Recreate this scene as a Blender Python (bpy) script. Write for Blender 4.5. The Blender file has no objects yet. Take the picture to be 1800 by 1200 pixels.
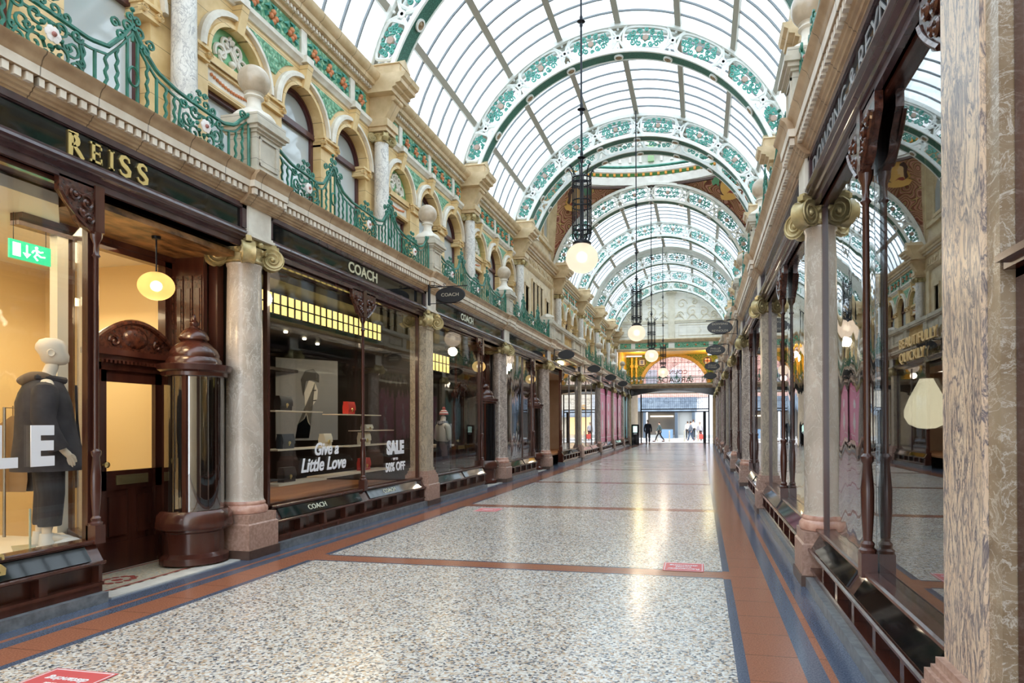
import bpy, math, random
from mathutils import Vector, Matrix
PI = math.pi
R = math.radians
random.seed(7)
C = bpy.context.scene.collection
scene = bpy.context.scene

# ------------------------------------------------------------------ camera
F_PX, CX, CY = 1150.0, 981.2, 739.6
YAW, PITCH, ROLL = -0.21479, 0.00529, -0.00328
cam_d = bpy.data.cameras.new('camera')
cam = bpy.data.objects.new('camera', cam_d); C.objects.link(cam)
fw = Vector((math.sin(YAW)*math.cos(PITCH), math.cos(YAW)*math.cos(PITCH), math.sin(PITCH)))
rt = Vector((math.cos(YAW), -math.sin(YAW), 0)); up = rt.cross(fw)
rt2 = rt*math.cos(ROLL)+up*math.sin(ROLL); up2 = up*math.cos(ROLL)-rt*math.sin(ROLL)
M = Matrix((rt2, up2, -fw)).transposed().to_4x4(); M.translation = (0.0469, 0.4638, 1.5203)
cam.matrix_world = M
cam_d.sensor_fit = 'HORIZONTAL'; cam_d.sensor_width = 36; cam_d.lens = 36*F_PX/1800
cam_d.shift_x = (900-CX)/1800; cam_d.shift_y = (CY-600)/1800
cam_d.clip_start = 0.05; cam_d.clip_end = 400
scene.camera = cam
# ------------------------------------------------------------------ world
w = bpy.data.worlds.new('overcast_sky'); scene.world = w; w.use_nodes = True
nt = w.node_tree; bg = nt.nodes['Background']
tc = nt.nodes.new('ShaderNodeTexCoord'); ns = nt.nodes.new('ShaderNodeTexNoise'); ns.inputs['Scale'].default_value = 2.2
rp = nt.nodes.new('ShaderNodeValToRGB'); nt.links.new(tc.outputs['Generated'], ns.inputs['Vector']); nt.links.new(ns.outputs['Fac'], rp.inputs['Fac'])
rp.color_ramp.elements[0].color = (.80, .89, 1, 1); rp.color_ramp.elements[1].color = (.97, .99, 1, 1)
rp.color_ramp.elements[0].position = .3; rp.color_ramp.elements[1].position = .6
nt.links.new(rp.outputs['Color'], bg.inputs['Color'])
bg.inputs['Strength'].default_value = 2.3
scene.view_settings.view_transform = 'Standard'; scene.view_settings.look = 'None'
scene.view_settings.gamma = 1; scene.view_settings.use_curve_mapping = False
scene.view_settings.exposure = 0.74
scene.cycles.max_bounces = 10; scene.cycles.diffuse_bounces = 5; scene.cycles.glossy_bounces = 5
scene.cycles.transparent_max_bounces = 24; scene.cycles.sample_clamp_indirect = 6; scene.cycles.caustics_reflective = False

# ------------------------------------------------------------------ materials
def newmat(name):
    m = bpy.data.materials.new(name); m.use_nodes = True
    return m, m.node_tree, m.node_tree.nodes['Principled BSDF']
def c4(c): return (c[0], c[1], c[2], 1)
MATS = {}
def mat(name, col, rough=.5, metal=0, spec=.5, coat=0):
    m, t, b = newmat(name)
    b.inputs['Base Color'].default_value = c4(col); b.inputs['Roughness'].default_value = rough
    b.inputs['Metallic'].default_value = metal; b.inputs['Specular IOR Level'].default_value = spec
    b.inputs['Coat Weight'].default_value = coat
    return m
def ramp(t, stops, interp='LINEAR'):
    r = t.nodes.new('ShaderNodeValToRGB'); cr = r.color_ramp; cr.interpolation = interp
    while len(cr.elements) < len(stops): cr.elements.new(.5)
    for e, (p, c) in zip(cr.elements, stops): e.position = p; e.color = c4(c)
    return r
def coords(t, scale=(1, 1, 1), rot=(0, 0, 0), kind='Object'):
    tc = t.nodes.new('ShaderNodeTexCoord'); mp = t.nodes.new('ShaderNodeMapping')
    mp.inputs['Scale'].default_value = scale; mp.inputs['Rotation'].default_value = rot
    t.links.new(tc.outputs[kind], mp.inputs['Vector']); return mp.outputs['Vector']
def noise(t, vec, scale=5, detail=4, rough=.55, dist=0):
    n = t.nodes.new('ShaderNodeTexNoise'); n.inputs['Scale'].default_value = scale; n.inputs['Detail'].default_value = detail
    n.inputs['Roughness'].default_value = rough; n.inputs['Distortion'].default_value = dist
    t.links.new(vec, n.inputs['Vector']); return n.outputs['Fac']
def math_(t, op, a, b=None):
    n = t.nodes.new('ShaderNodeMath'); n.operation = op
    for i, x in enumerate((a, b)):
        if x is None: continue
        if isinstance(x, (int, float)): n.inputs[i].default_value = x
        else: t.links.new(x, n.inputs[i])
    return n.outputs[0]
def mix(t, fac, a, b):
    n = t.nodes.new('ShaderNodeMix'); n.data_type = 'RGBA'
    t.links.new(fac, n.inputs[0]) if not isinstance(fac, (int, float)) else setattr(n.inputs[0], 'default_value', fac)
    for i, x in ((6, a), (7, b)):
        if isinstance(x, tuple): n.inputs[i].default_value = c4(x)
        else: t.links.new(x, n.inputs[i])
    return n.outputs[2]
def bump(t, b, h, strength=.3, dist=.01):
    n = t.nodes.new('ShaderNodeBump'); n.inputs['Strength'].default_value = strength; n.inputs['Distance'].default_value = dist
    t.links.new(h, n.inputs['Height']); t.links.new(n.outputs['Normal'], b.inputs['Normal'])
def noisy(name, c1, c2, scale=6, rough=.5, stretch=(1, 1, 1), bmp=0, metal=0, coat=0, lo=.35, hi=.65, joint=None, spec=.5):
    m, t, b = newmat(name); v = coords(t, stretch); f = noise(t, v, scale)
    r = ramp(t, [(lo, c1), (hi, c2)]); t.links.new(f, r.inputs['Fac']); col = r.outputs['Color']
    if joint:                                   # masonry joints: (axis, spacing, width, colour)
        tc = t.nodes.new('ShaderNodeTexCoord'); sp = t.nodes.new('ShaderNodeSeparateXYZ'); t.links.new(tc.outputs['Object'], sp.inputs[0])
        for ax, s, wd in joint:
            fr = math_(t, 'FRACT', math_(t, 'DIVIDE', sp.outputs[ax], s)); lt = math_(t, 'LESS_THAN', fr, wd/s)
            col = mix(t, lt, col, tuple(.45*x for x in c1))
    t.links.new(col, b.inputs['Base Color']); b.inputs['Roughness'].default_value = rough; b.inputs['Metallic'].default_value = metal
    b.inputs['Coat Weight'].default_value = coat; b.inputs['Specular IOR Level'].default_value = spec
    if bmp: bump(t, b, f, bmp)
    return m
def marble(name, base, mid, vein, scale=3, stretch=(1, 1, .5), width=.06, rough=.25, seed=0):
    m, t, b = newmat(name); v = coords(t, stretch)
    mp = t.nodes.new('ShaderNodeVectorMath'); mp.operation = 'ADD'; t.links.new(v, mp.inputs[0]); mp.inputs[1].default_value = (seed, seed*2, seed*.7)
    v = mp.outputs[0]; n1 = noise(t, v, scale*.8, 6, .6, .6); r1 = ramp(t, [(.35, base), (.62, mid)]); t.links.new(n1, r1.inputs['Fac'])
    n2 = noise(t, v, scale*1.6, 7, .62, 1.4); d = math_(t, 'ABSOLUTE', math_(t, 'SUBTRACT', n2, .5))
    n3 = noise(t, v, scale*4, 5, .65, .8); d2 = math_(t, 'ABSOLUTE', math_(t, 'SUBTRACT', n3, .5))
    k = ramp(t, [(0, (1, 1, 1)), (width, (0, 0, 0))]); t.links.new(math_(t, 'MINIMUM', d, math_(t, 'ADD', d2, width*.35)), k.inputs['Fac'])
    col = mix(t, k.outputs['Color'], r1.outputs['Color'], vein); t.links.new(col, b.inputs['Base Color'])
    b.inputs['Roughness'].default_value = rough; return m
def emis(name, col, s):
    m, t, b = newmat(name); b.inputs['Base Color'].default_value = c4(col); b.inputs['Emission Color'].default_value = c4(col)
    b.inputs['Emission Strength'].default_value = s; b.inputs['Roughness'].default_value = .4; return m
def glassm(name, tint=(.97, .98, .98), f0=.04, wave=0, rough=0, gl=(1, 1, 1), frost=0):
    m = bpy.data.materials.new(name); m.use_nodes = True; t = m.node_tree; t.nodes.clear()
    o = t.nodes.new('ShaderNodeOutputMaterial'); mx = t.nodes.new('ShaderNodeMixShader'); tr = t.nodes.new('ShaderNodeBsdfTransparent')
    g = t.nodes.new('ShaderNodeBsdfGlossy'); lw = t.nodes.new('ShaderNodeLayerWeight'); lw.inputs['Blend'].default_value = .5
    tr.inputs['Color'].default_value = c4(tint); g.inputs['Roughness'].default_value = rough; g.inputs['Color'].default_value = c4(gl)
    f = math_(t, 'ADD', math_(t, 'MULTIPLY', math_(t, 'POWER', lw.outputs['Facing'], 5), 1-f0), f0)
    t.links.new(f, mx.inputs[0]); t.links.new(tr.outputs[0], mx.inputs[1]); t.links.new(g.outputs[0], mx.inputs[2]); t.links.new(mx.outputs[0], o.inputs[0])
    if frost:
        tl = t.nodes.new('ShaderNodeBsdfTranslucent'); tl.inputs['Color'].default_value = (.86, .93, .97, 1); m2 = t.nodes.new('ShaderNodeMixShader'); m2.inputs[0].default_value = frost
        t.links.new(tr.outputs[0], m2.inputs[1]); t.links.new(tl.outputs[0], m2.inputs[2]); t.links.new(m2.outputs[0], mx.inputs[1])
    if wave:
        v = coords(t, (0, 1, .12)); n = noise(t, v, 5.0, 1, .4); cz = t.nodes.new('ShaderNodeCombineXYZ'); ge = t.nodes.new('ShaderNodeNewGeometry'); va = t.nodes.new('ShaderNodeVectorMath'); va.operation = 'ADD'; vn = t.nodes.new('ShaderNodeVectorMath'); vn.operation = 'NORMALIZE'
        t.links.new(math_(t, 'MULTIPLY', math_(t, 'SUBTRACT', n, .5), wave), cz.inputs['Z']); t.links.new(ge.outputs['Normal'], va.inputs[0]); t.links.new(cz.outputs[0], va.inputs[1]); t.links.new(va.outputs[0], vn.inputs[0]); t.links.new(vn.outputs[0], g.inputs['Normal'])
    return m

STONE = noisy('stone_cream', (.55, .42, .25), (.72, .59, .38), 3, .5, bmp=.1)
ARCHST = noisy('stone_yellow', (.62, .42, .18), (.78, .58, .30), 3, .45, joint=[(2, .3, .008)])
PALE = noisy('stone_pale', (.62, .57, .49), (.80, .76, .68), 4, .5)
PEDST = noisy('stone_grey_buff', (.46, .42, .34), (.62, .57, .48), 4, .45, joint=[(2, .24, .006)])
CORN = noisy('cornice_terracotta', (.36, .24, .14), (.52, .38, .24), 4, .4, joint=[(1, .5, .01)])
CORNL = noisy('cornice_fillet', (.66, .58, .48), (.80, .73, .63), 4, .4, joint=[(1, .5, .01)])
UPC = noisy('upper_cornice_stone', (.52, .38, .21), (.68, .52, .32), 4, .45, joint=[(1, .5, .01)])
WOOD = noisy('mahogany', (.045, .014, .010), (.085, .026, .017), 5, .22, (1, 1, .12), .05, coat=.3)
WOODC = noisy('mahogany_carved', (.03, .010, .008), (.11, .035, .02), 22, .25, (1, 1, 1), .8, coat=.3)
WOODP = noisy('painted_plum_wood', (.055, .030, .036), (.085, .045, .05), 5, .25, (1, 1, 1), .05, coat=.4)
WOODL = noisy('carved_soffit_wood', (.05, .02, .008), (.36, .18, .07), 9, .35, (1, .5, 1), .6)
WOODO = noisy('oak_display_board', (.36, .15, .06), (.52, .25, .11), 4, .35, (1, .15, 1))
GOLD = noisy('gilded_capital', (.30, .24, .10), (.62, .50, .26), 7, .35, bmp=.2, metal=.25)
GOLDM = mat('gold_leaf', (.85, .66, .28), .28, .85)
GREEN = noisy('green_painted_iron', (.008, .10, .065), (.03, .21, .15), 6, .35)
GREENP = noisy('green_scrollwork', (.03, .22, .17), (.09, .36, .29), 6, .4)
DGREEN = noisy('green_soffit_pierced', (.01, .075, .05), (.05, .20, .14), 55, .5, lo=.45, hi=.62)
WHITEP = noisy('white_painted_iron', (.72, .74, .70), (.86, .87, .84), 4, .4)
BOSS = mat('boss_gilt', (.30, .21, .12), .4, .2); BOSSP = mat('boss_pink', (.42, .30, .24), .5)
FLOWER = mat('flower_white', (.85, .80, .78), .45); PINKC = mat('flower_centre', (.35, .14, .12), .5)
IRON = mat('black_iron', (.018, .02, .026), .4, .6)
PURL = mat('purlin_stone_paint', (.34, .31, .25), .5); BARM = mat('glazing_bar_grey', (.22, .24, .26), .5)
BLACKG = mat('black_glass', (.006, .007, .008), .04, 0, .45); BLACKP = mat('black_panel', (.008, .008, .009), .12)
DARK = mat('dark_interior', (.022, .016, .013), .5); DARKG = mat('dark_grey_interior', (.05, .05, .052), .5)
SHAFT1 = marble('shaft_marble_grey_pink', (.34, .30, .25), (.58, .50, .43), (.66, .62, .56), 2.6, (1, 1, .6), .016, .22, 3)
SHAFT2 = marble('shaft_marble_brecciated', (.40, .33, .28), (.62, .52, .45), (.16, .13, .13), 7, (1, 1, .8), .05, .22, 11)
PILM = marble('pilaster_marble_cream', (.66, .50, .36), (.76, .61, .46), (.13, .12, .15), 3.2, (2.6, 2.6, .7), .06, .3, 5)
PILG = marble('pilaster_marble_buff', (.42, .34, .24), (.55, .46, .34), (.20, .17, .14), 4, (1.5, 1.5, .8), .04, .3, 8)
PILD = marble('pilaster_marble_brown', (.25, .18, .11), (.36, .28, .19), (.60, .56, .50), 3, (1, 1, 1.8), .022, .3, 21)
WMARB = marble('upper_marble_white', (.60, .57, .52), (.78, .76, .72), (.34, .33, .33), 4, (1, 1, .6), .03, .3, 2)
PLIN = noisy('pink_granite_plinth', (.36, .22, .17), (.47, .31, .25), 30, .4, lo=.4, hi=.6)
PLINM = noisy('pink_marble_base', (.42, .20, .15), (.62, .38, .30), 9, .22)
BASED = noisy('brown_slate_base', (.075, .045, .035), (.11, .065, .05), 10, .35)
KERB = noisy('grey_plinth_stone', (.13, .14, .155), (.24, .26, .28), 12, .3)
WHITEM = noisy('white_marble_sill', (.62, .61, .58), (.78, .77, .74), 5, .3)
CREAMW = mat('cream_wall_paint', (.80, .62, .34), .6); WARMW = mat('warm_white_paint', (.80, .74, .62), .6)
WINW = mat('window_frame_maroon', (.075, .022, .022), .3); BLIND = mat('grey_blind_glass', (.36, .39, .39), .06, 0, .6)
PANEW = mat('pale_reflection_glass', (.50, .54, .55), .05, 0, .8)  # lower panes: whitish reflection of sky and roof put into the base colour
TYMP = noisy('green_tympanum', (.15, .42, .20), (.22, .52, .27), 3, .4)
GLASS = glassm('shop_window_glass'); GLASSW = glassm('rippled_shop_glass', (.66, .69, .70), .30, wave=.15); ROOFG = glassm('roof_glass', (.92, .97, 1.0), .03, frost=.5)
GLASSR = glassm('reflective_shop_glass', (.68, .71, .72), .24)
WHITEV = mat('white_vinyl', (.82, .83, .88), .5); REDV = mat('red_vinyl', (.62, .10, .11), .4)
MANN = mat('mannequin_cream', (.82, .72, .60), .45); COAT = noisy('charcoal_coat', (.028, .026, .032), (.055, .050, .058), 8, .8)
COATH = mat('taupe_hood', (.16, .11, .075), .85); TROU = noisy('charcoal_trousers', (.03, .03, .035), (.055, .052, .06), 30, .85, (1, 1, .1))
SNEAK = mat('white_trainer', (.80, .78, .75), .5)
GLOBE = emis('globe_lit', (1, .87, .70), 2.6); GLOBE2 = emis('globe_warm', (1, .74, .33), 2.2)
BULB = emis('bulb_core', (1, .90, .70), 3); LEDY = emis('lit_panel_yellow', (1, .74, .22), 1.05)
SPOT = emis('downlight_lit', (1, .85, .55), 12)
BLUEG = noisy('blue_grey_granite', (.055, .075, .125), (.12, .15, .22), 90, .16, lo=.4, hi=.6)
REDG = noisy('red_granite', (.27, .105, .062), (.42, .175, .105), 90, .18, lo=.35, hi=.65, joint=[(1, .45, .006)])
OVALB = mat('oval_sign_black', (.012, .012, .014), .35)

# frieze: green leaves over pale ground
def leafmat(name, g1, g2, pale, scale):
    m, t, b = newmat(name); v = coords(t); vo = t.nodes.new('ShaderNodeTexVoronoi'); vo.inputs['Scale'].default_value = scale
    n = t.nodes.new('ShaderNodeTexNoise'); n.inputs['Scale'].default_value = scale*.6; t.links.new(v, n.inputs['Vector'])
    va = t.nodes.new('ShaderNodeVectorMath'); va.operation = 'MULTIPLY_ADD'; va.inputs[1].default_value = (.12, .12, .12)
    t.links.new(n.outputs['Color'], va.inputs[0]); t.links.new(v, va.inputs[2]); t.links.new(va.outputs[0], vo.inputs['Vector'])
    r = ramp(t, [(.12, pale), (.3, g2), (.75, g1)]); t.links.new(vo.outputs['Distance'], r.inputs['Fac'])
    t.links.new(r.outputs['Color'], b.inputs['Base Color']); b.inputs['Roughness'].default_value = .4; bump(t, b, vo.outputs['Distance'], .8, .03); return m
LEAF = leafmat('leaf_frieze', (.06, .22, .11), (.20, .46, .28), (.55, .68, .48), 15)
FRUIT = noisy('terracotta_fruit', (.52, .16, .06), (.68, .28, .12), 8, .4)
MOSAIC = leafmat('gold_green_mosaic', (.06, .16, .02), (.30, .30, .04), (.55, .40, .06), 12)
GOLDW = noisy('gold_mosaic_wall', (.62, .36, .04), (.90, .60, .10), 9, .35)

def shellm(name, col, e, fac, tl=1):
    m = bpy.data.materials.new(name); m.use_nodes = True; t = m.node_tree; t.nodes.clear(); o = t.nodes.new('ShaderNodeOutputMaterial')
    tr = t.nodes.new('ShaderNodeBsdfTransparent'); em = t.nodes.new('ShaderNodeEmission'); g = t.nodes.new('ShaderNodeBsdfTranslucent'); mx = t.nodes.new('ShaderNodeMixShader'); ad = t.nodes.new('ShaderNodeAddShader')
    g.inputs['Color'].default_value = c4([q*tl for q in col]); em.inputs['Color'].default_value = c4(col); em.inputs['Strength'].default_value = e; mx.inputs[0].default_value = fac
    t.links.new(g.outputs[0], ad.inputs[0]); t.links.new(em.outputs[0], ad.inputs[1]); t.links.new(tr.outputs[0], mx.inputs[1]); t.links.new(ad.outputs[0], mx.inputs[2]); t.links.new(mx.outputs[0], o.inputs[0]); return m
SHELLW = shellm('opal_shell', (1, .87, .74), .30, .90, .40); SHELLG = shellm('amber_shell', (.95, .68, .30), .12, .70)
def terrazzo():
    m, t, b = newmat('terrazzo'); v = coords(t); vo = t.nodes.new('ShaderNodeTexVoronoi'); vo.inputs['Scale'].default_value = 62; t.links.new(v, vo.inputs['Vector'])
    sp = t.nodes.new('ShaderNodeSeparateColor'); t.links.new(vo.outputs['Color'], sp.inputs[0])
    r = ramp(t, [(0, (.08, .09, .11)), (.10, (.26, .26, .28)), (.24, (.50, .36, .24)), (.36, (.62, .52, .42)), (.55, (.66, .62, .57)), (.78, (.80, .79, .76))], 'CONSTANT')
    t.links.new(sp.outputs[0], r.inputs['Fac']); n = noise(t, v, .5, 2); k = ramp(t, [(.3, (.86, .87, .9)), (.7, (1, 1, 1))]); t.links.new(n, k.inputs['Fac'])
    mu = t.nodes.new('ShaderNodeMix'); mu.data_type = 'RGBA'; mu.blend_type = 'MULTIPLY'; mu.inputs[0].default_value = 1
    t.links.new(r.outputs['Color'], mu.inputs[6]); t.links.new(k.outputs['Color'], mu.inputs[7]); t.links.new(mu.outputs[2], b.inputs['Base Color'])
    b.inputs['Roughness'].default_value = .20; b.inputs['Specular IOR Level'].default_value = .6; return m
TERR = terrazzo()
def mosaic_floor():
    m, t, b = newmat('lobby_mosaic'); v = coords(t); vo = t.nodes.new('ShaderNodeTexVoronoi'); vo.inputs['Scale'].default_value = 55; t.links.new(v, vo.inputs['Vector'])
    sp = t.nodes.new('ShaderNodeSeparateColor'); t.links.new(vo.outputs['Color'], sp.inputs[0])
    r = ramp(t, [(0, (.42, .38, .30)), (.5, (.55, .50, .40)), (.8, (.38, .42, .40))], 'CONSTANT'); t.links.new(sp.outputs[0], r.inputs['Fac'])
    t.links.new(r.outputs['Color'], b.inputs['Base Color']); b.inputs['Roughness'].default_value = .4; return m
MOSF = mosaic_floor()

# ------------------------------------------------------------------ mesh building
class MB:
    def __init__(s): s.v = []; s.f = []; s.m = []
    def add(s, vs, fs, m=0):
        o = len(s.v); s.v += [tuple(p) for p in vs]; s.f += [tuple(i+o for i in f) for f in fs]; s.m += [m]*len(fs); return s
    def box(s, x0, x1, y0, y1, z0, z1, m=0):
        return s.add([(x, y, z) for x in (x0, x1) for y in (y0, y1) for z in (z0, z1)],
                     [(0, 1, 3, 2), (4, 6, 7, 5), (0, 4, 5, 1), (2, 3, 7, 6), (0, 2, 6, 4), (1, 5, 7, 3)], m)
    def prism(s, poly, ax, a0, a1, m=0):
        def P(p, a): return {'x': (a, p[0], p[1]), 'y': (p[0], a, p[1]), 'z': (p[0], p[1], a)}[ax]
        n = len(poly)
        return s.add([P(p, a0) for p in poly]+[P(p, a1) for p in poly],
                     [tuple(range(n-1, -1, -1)), tuple(range(n, 2*n))]+[(i, (i+1) % n, (i+1) % n+n, i+n) for i in range(n)], m)
    def lathe(s, prof, c=(0, 0, 0), n=24, m=0, a0=0, a1=2*PI, sx=1, sy=1, axis='z', cap=True):
        full = abs(a1-a0-2*PI) < 1e-6; k = n if full else n+1; vs = []
        for r, z in prof:
            for i in range(k):
                a = a0+(a1-a0)*i/n; q = (r*sx*math.cos(a), r*sy*math.sin(a), z)
                if axis == 'x': q = (q[2], q[0], q[1])
                elif axis == 'y': q = (q[0], q[2], q[1])
                vs.append((c[0]+q[0], c[1]+q[1], c[2]+q[2]))
        fs = []
        for j in range(len(prof)-1):
            for i in range(n):
                a, b = j*k+i, j*k+(i+1) % k; fs.append((a, b, b+k, a+k))
        if full and cap:
            if prof[0][0] > 1e-5: fs.append(tuple(range(k-1, -1, -1)))
            if prof[-1][0] > 1e-5: fs.append(tuple(range((len(prof)-1)*k, len(prof)*k)))
        return s.add(vs, fs, m)
    def ball(s, c, r, n=16, m=0, sz=1, k=8):
        return s.lathe([(max(1e-4, r*math.sin(PI*i/k)), -r*sz*math.cos(PI*i/k)) for i in range(k+1)], c, n, m)
    def tube(s, pts, r, n=4, m=0, closed=False):
        pts = [Vector(p) for p in pts]; N = len(pts); vs = []; ref = None
        for i, p in enumerate(pts):
            d = (pts[(i+1) % N]-pts[i-1]) if closed else (pts[min(i+1, N-1)]-pts[max(i-1, 0)])
            if d.length < 1e-9: d = Vector((0, 0, 1))
            d.normalize()
            if ref is None: ref = Vector((1, 0, 0)) if abs(d.x) < .8 else Vector((0, 1, 0))
            u = (ref-d*ref.dot(d)).normalized(); ref = u; v_ = d.cross(u); rr = r[i] if isinstance(r, (list, tuple)) else r
            for k in range(n):
                a = 2*PI*(k+.5)/n; vs.append(p+(u*math.cos(a)+v_*math.sin(a))*rr)
        fs = []
        for i in range(N if closed else N-1):
            for k in range(n):
                a, b = i*n+k, i*n+(k+1) % n; c_, d_ = ((i+1) % N)*n+(k+1) % n, ((i+1) % N)*n+k; fs.append((a, b, c_, d_))
        if not closed: fs += [tuple(range(n-1, -1, -1)), tuple(range((N-1)*n, N*n))]
        return s.add(vs, fs, m)
    def sweep(s, prof, pts, m=0, closed=False):      # prof: list of (dx, dn) ; pts: list of (centre, normal) with extra axis x
        n = len(prof); vs = []
        for p, nn in pts:
            for dx, dn in prof: vs.append((p[0]+dx+nn[0]*dn, p[1]+nn[1]*dn, p[2]+nn[2]*dn))
        fs = []; N = len(pts)
        for i in range(N if closed else N-1):
            for k in range(n): fs.append((i*n+k, i*n+(k+1) % n, ((i+1) % N)*n+(k+1) % n, ((i+1) % N)*n+k))
        if not closed: fs += [tuple(range(n-1, -1, -1)), tuple(range((N-1)*n, N*n))]
        return s.add(vs, fs, m)
    def arch(s, cy, cz, prof, a0=0, a1=PI, n=20, m=0):   # profile (x, radius) swept about x axis through (cy, cz)
        return s.sweep([(x, r) for x, r in prof], [((0, cy, cz), (0, math.cos(a0+(a1-a0)*i/n), math.sin(a0+(a1-a0)*i/n))) for i in range(n+1)], m)
    def mesh(s, name, mats):
        me = bpy.data.meshes.new(name); me.from_pydata(s.v, [], s.f)
        for m in (mats if isinstance(mats, (list, tuple)) else [mats]): me.materials.append(m)
        me.polygons.foreach_set('material_index', s.m); me.polygons.foreach_set('use_smooth', [True]*len(s.f))
        me.update(); me.set_sharp_from_angle(angle=R(38)); return me
def spiral(cx, cy, r, turns=1.6, a0=0, dirn=1, n=18, r1=.12):
    return [(cx+r*(1-(1-r1)*i/n)*math.cos(a0+dirn*2*PI*turns*i/n), cy+r*(1-(1-r1)*i/n)*math.sin(a0+dirn*2*PI*turns*i/n)) for i in range(n+1)]

XL, XR, XC = -4.93, .96, -1.985
def place(o, loc, side=None):
    if side == 'L': o.location = (XL, loc[1], loc[2]) if len(loc) == 3 and loc[0] is None else loc; o.scale = (-1, 1, 1)
    elif side == 'R': o.location = (XR, loc[1], loc[2]) if loc[0] is None else loc; o.scale = (1, 1, 1)
    else: o.location = loc
def props(o, label, cat, group=None):
    o['label'] = label; o['category'] = cat
    if group: o['group'] = group
def thing(name, label, cat, loc=(0, 0, 0), side=None, group=None):
    o = bpy.data.objects.new(name, None); C.objects.link(o); o.empty_display_size = .1; place(o, loc, side); props(o, label, cat, group); return o
def part(mb, name, parent, mats, label=None, stuff=False):
    o = bpy.data.objects.new(name, mb if isinstance(mb, bpy.types.Mesh) else mb.mesh(name, mats)); C.objects.link(o); o.parent = parent
    if label: o['label'] = label
    if stuff: o['kind'] = 'stuff'
    return o
def solo(mb, name, mats, label, cat, loc=(0, 0, 0), side=None, group=None):
    o = bpy.data.objects.new(name, mb if isinstance(mb, bpy.types.Mesh) else mb.mesh(name, mats)); C.objects.link(o); place(o, loc, side); props(o, label, cat, group); return o
def struct(mb, name, mats, loc=(0, 0, 0), side=None):
    o = bpy.data.objects.new(name, mb.mesh(name, mats) if mb else None); C.objects.link(o); place(o, loc, side); o['kind'] = 'structure'; return o
def dup(root, loc, side=None, label=None, group=None):
    r = root.copy(); C.objects.link(r); place(r, loc, side)
    if label: r['label'] = label
    if group: r['group'] = group
    for ch in list(root.children):
        c = ch.copy(); C.objects.link(c); c.parent = r
        for g in list(ch.children):
            d = g.copy(); C.objects.link(d); d.parent = c
    return r
def text(s, size, mx, thick=.004, sx=1, bold=0, align='CENTER'):
    """mesh of lettering; mx: 4x4 matrix taking the text plane (x right, y up, z out) to place"""
    cu = bpy.data.curves.new('t', 'FONT'); cu.body = s; cu.size = size; cu.extrude = thick; cu.align_x = align; cu.align_y = 'CENTER'; cu.offset = bold
    cu.resolution_u = 3; ob = bpy.data.objects.new('t', cu); C.objects.link(ob); bpy.context.view_layer.update()
    me = bpy.data.meshes.new_from_object(ob.evaluated_get(bpy.context.evaluated_depsgraph_get())); bpy.data.objects.remove(ob)
    me.transform(mx @ Matrix.Diagonal((sx, 1, 1, 1))); return me
def tmx(side, x, y, z):            # text on a side wall in side-local coordinates
    s = 1 if side == 'L' else -1
    return Matrix(((0, 0, -1, x), (s, 0, 0, y), (0, 1, 0, z), (0, 0, 0, 1)))
def tpart(s, size, mx, name, parent, m, label=None, **k):
    me = text(s, size, mx, **k); me.materials.clear(); me.materials.append(m); return part(me, name, parent, m, label)

YS = [2.2, 7.2, 12.2, 17.2, 22.2, 28.4, 33.9, 39.2, 44.2, 48.0]

# ================================================================== FLOOR
xb = [-9, XC-2.82, XC-2.77, XC-2.64, XC-2.31, XC-2.24, XC+2.24, XC+2.31, XC+2.64, XC+2.77, XC+2.82, 5]
xm = [0, 1, 0, 1, 0, 2, 0, 1, 0, 1, 0]
stripes = [2.25, 7.25, 12.2, 17.3, 22.3, 28.3, 33.9, 39.2, 44.2]
yb = [(-8, None)]
for s in stripes: yb += [(s-.17, 'e'), (s-.13, 's'), (s+.13, 'e'), (s+.17, None)]
yb.append((53, None))
fl = MB(); ys = [y for y, _ in yb]
for i in range(len(ys)-1):
    k = yb[i][1]
    for j in range(len(xb)-1):
        m = xm[j]
        if k and 4 <= j <= 6: m = 0 if (k == 'e' and j == 5) else 1
        if k == 's' and 3 <= j <= 7: m = 1
        fl.add([(xb[j], ys[i], 0), (xb[j+1], ys[i], 0), (xb[j+1], ys[i+1], 0), (xb[j], ys[i+1], 0)], [(0, 1, 2, 3)], m)
fl.box(-9, 5, -8, 53, -.3, -.005, 0)
floor = struct(fl, 'floor', [BLUEG, REDG, TERR])
ring = MB()
for (ra, rb, m) in ((2.1, 2.16, 0), (1.75, 1.79, 1), (1.5, 1.53, 0), (.8, .86, 0)):
    n = 64; ring.add([(XC+r*math.cos(2*PI*i/n), 25.6+r*math.sin(2*PI*i/n), .002) for r in (ra, rb) for i in range(n)], [(i, (i+1) % n, (i+1) % n+n, i+n) for i in range(n)], m)
part(ring, 'inlaid_ring', floor, [REDG, WHITEM])

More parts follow.
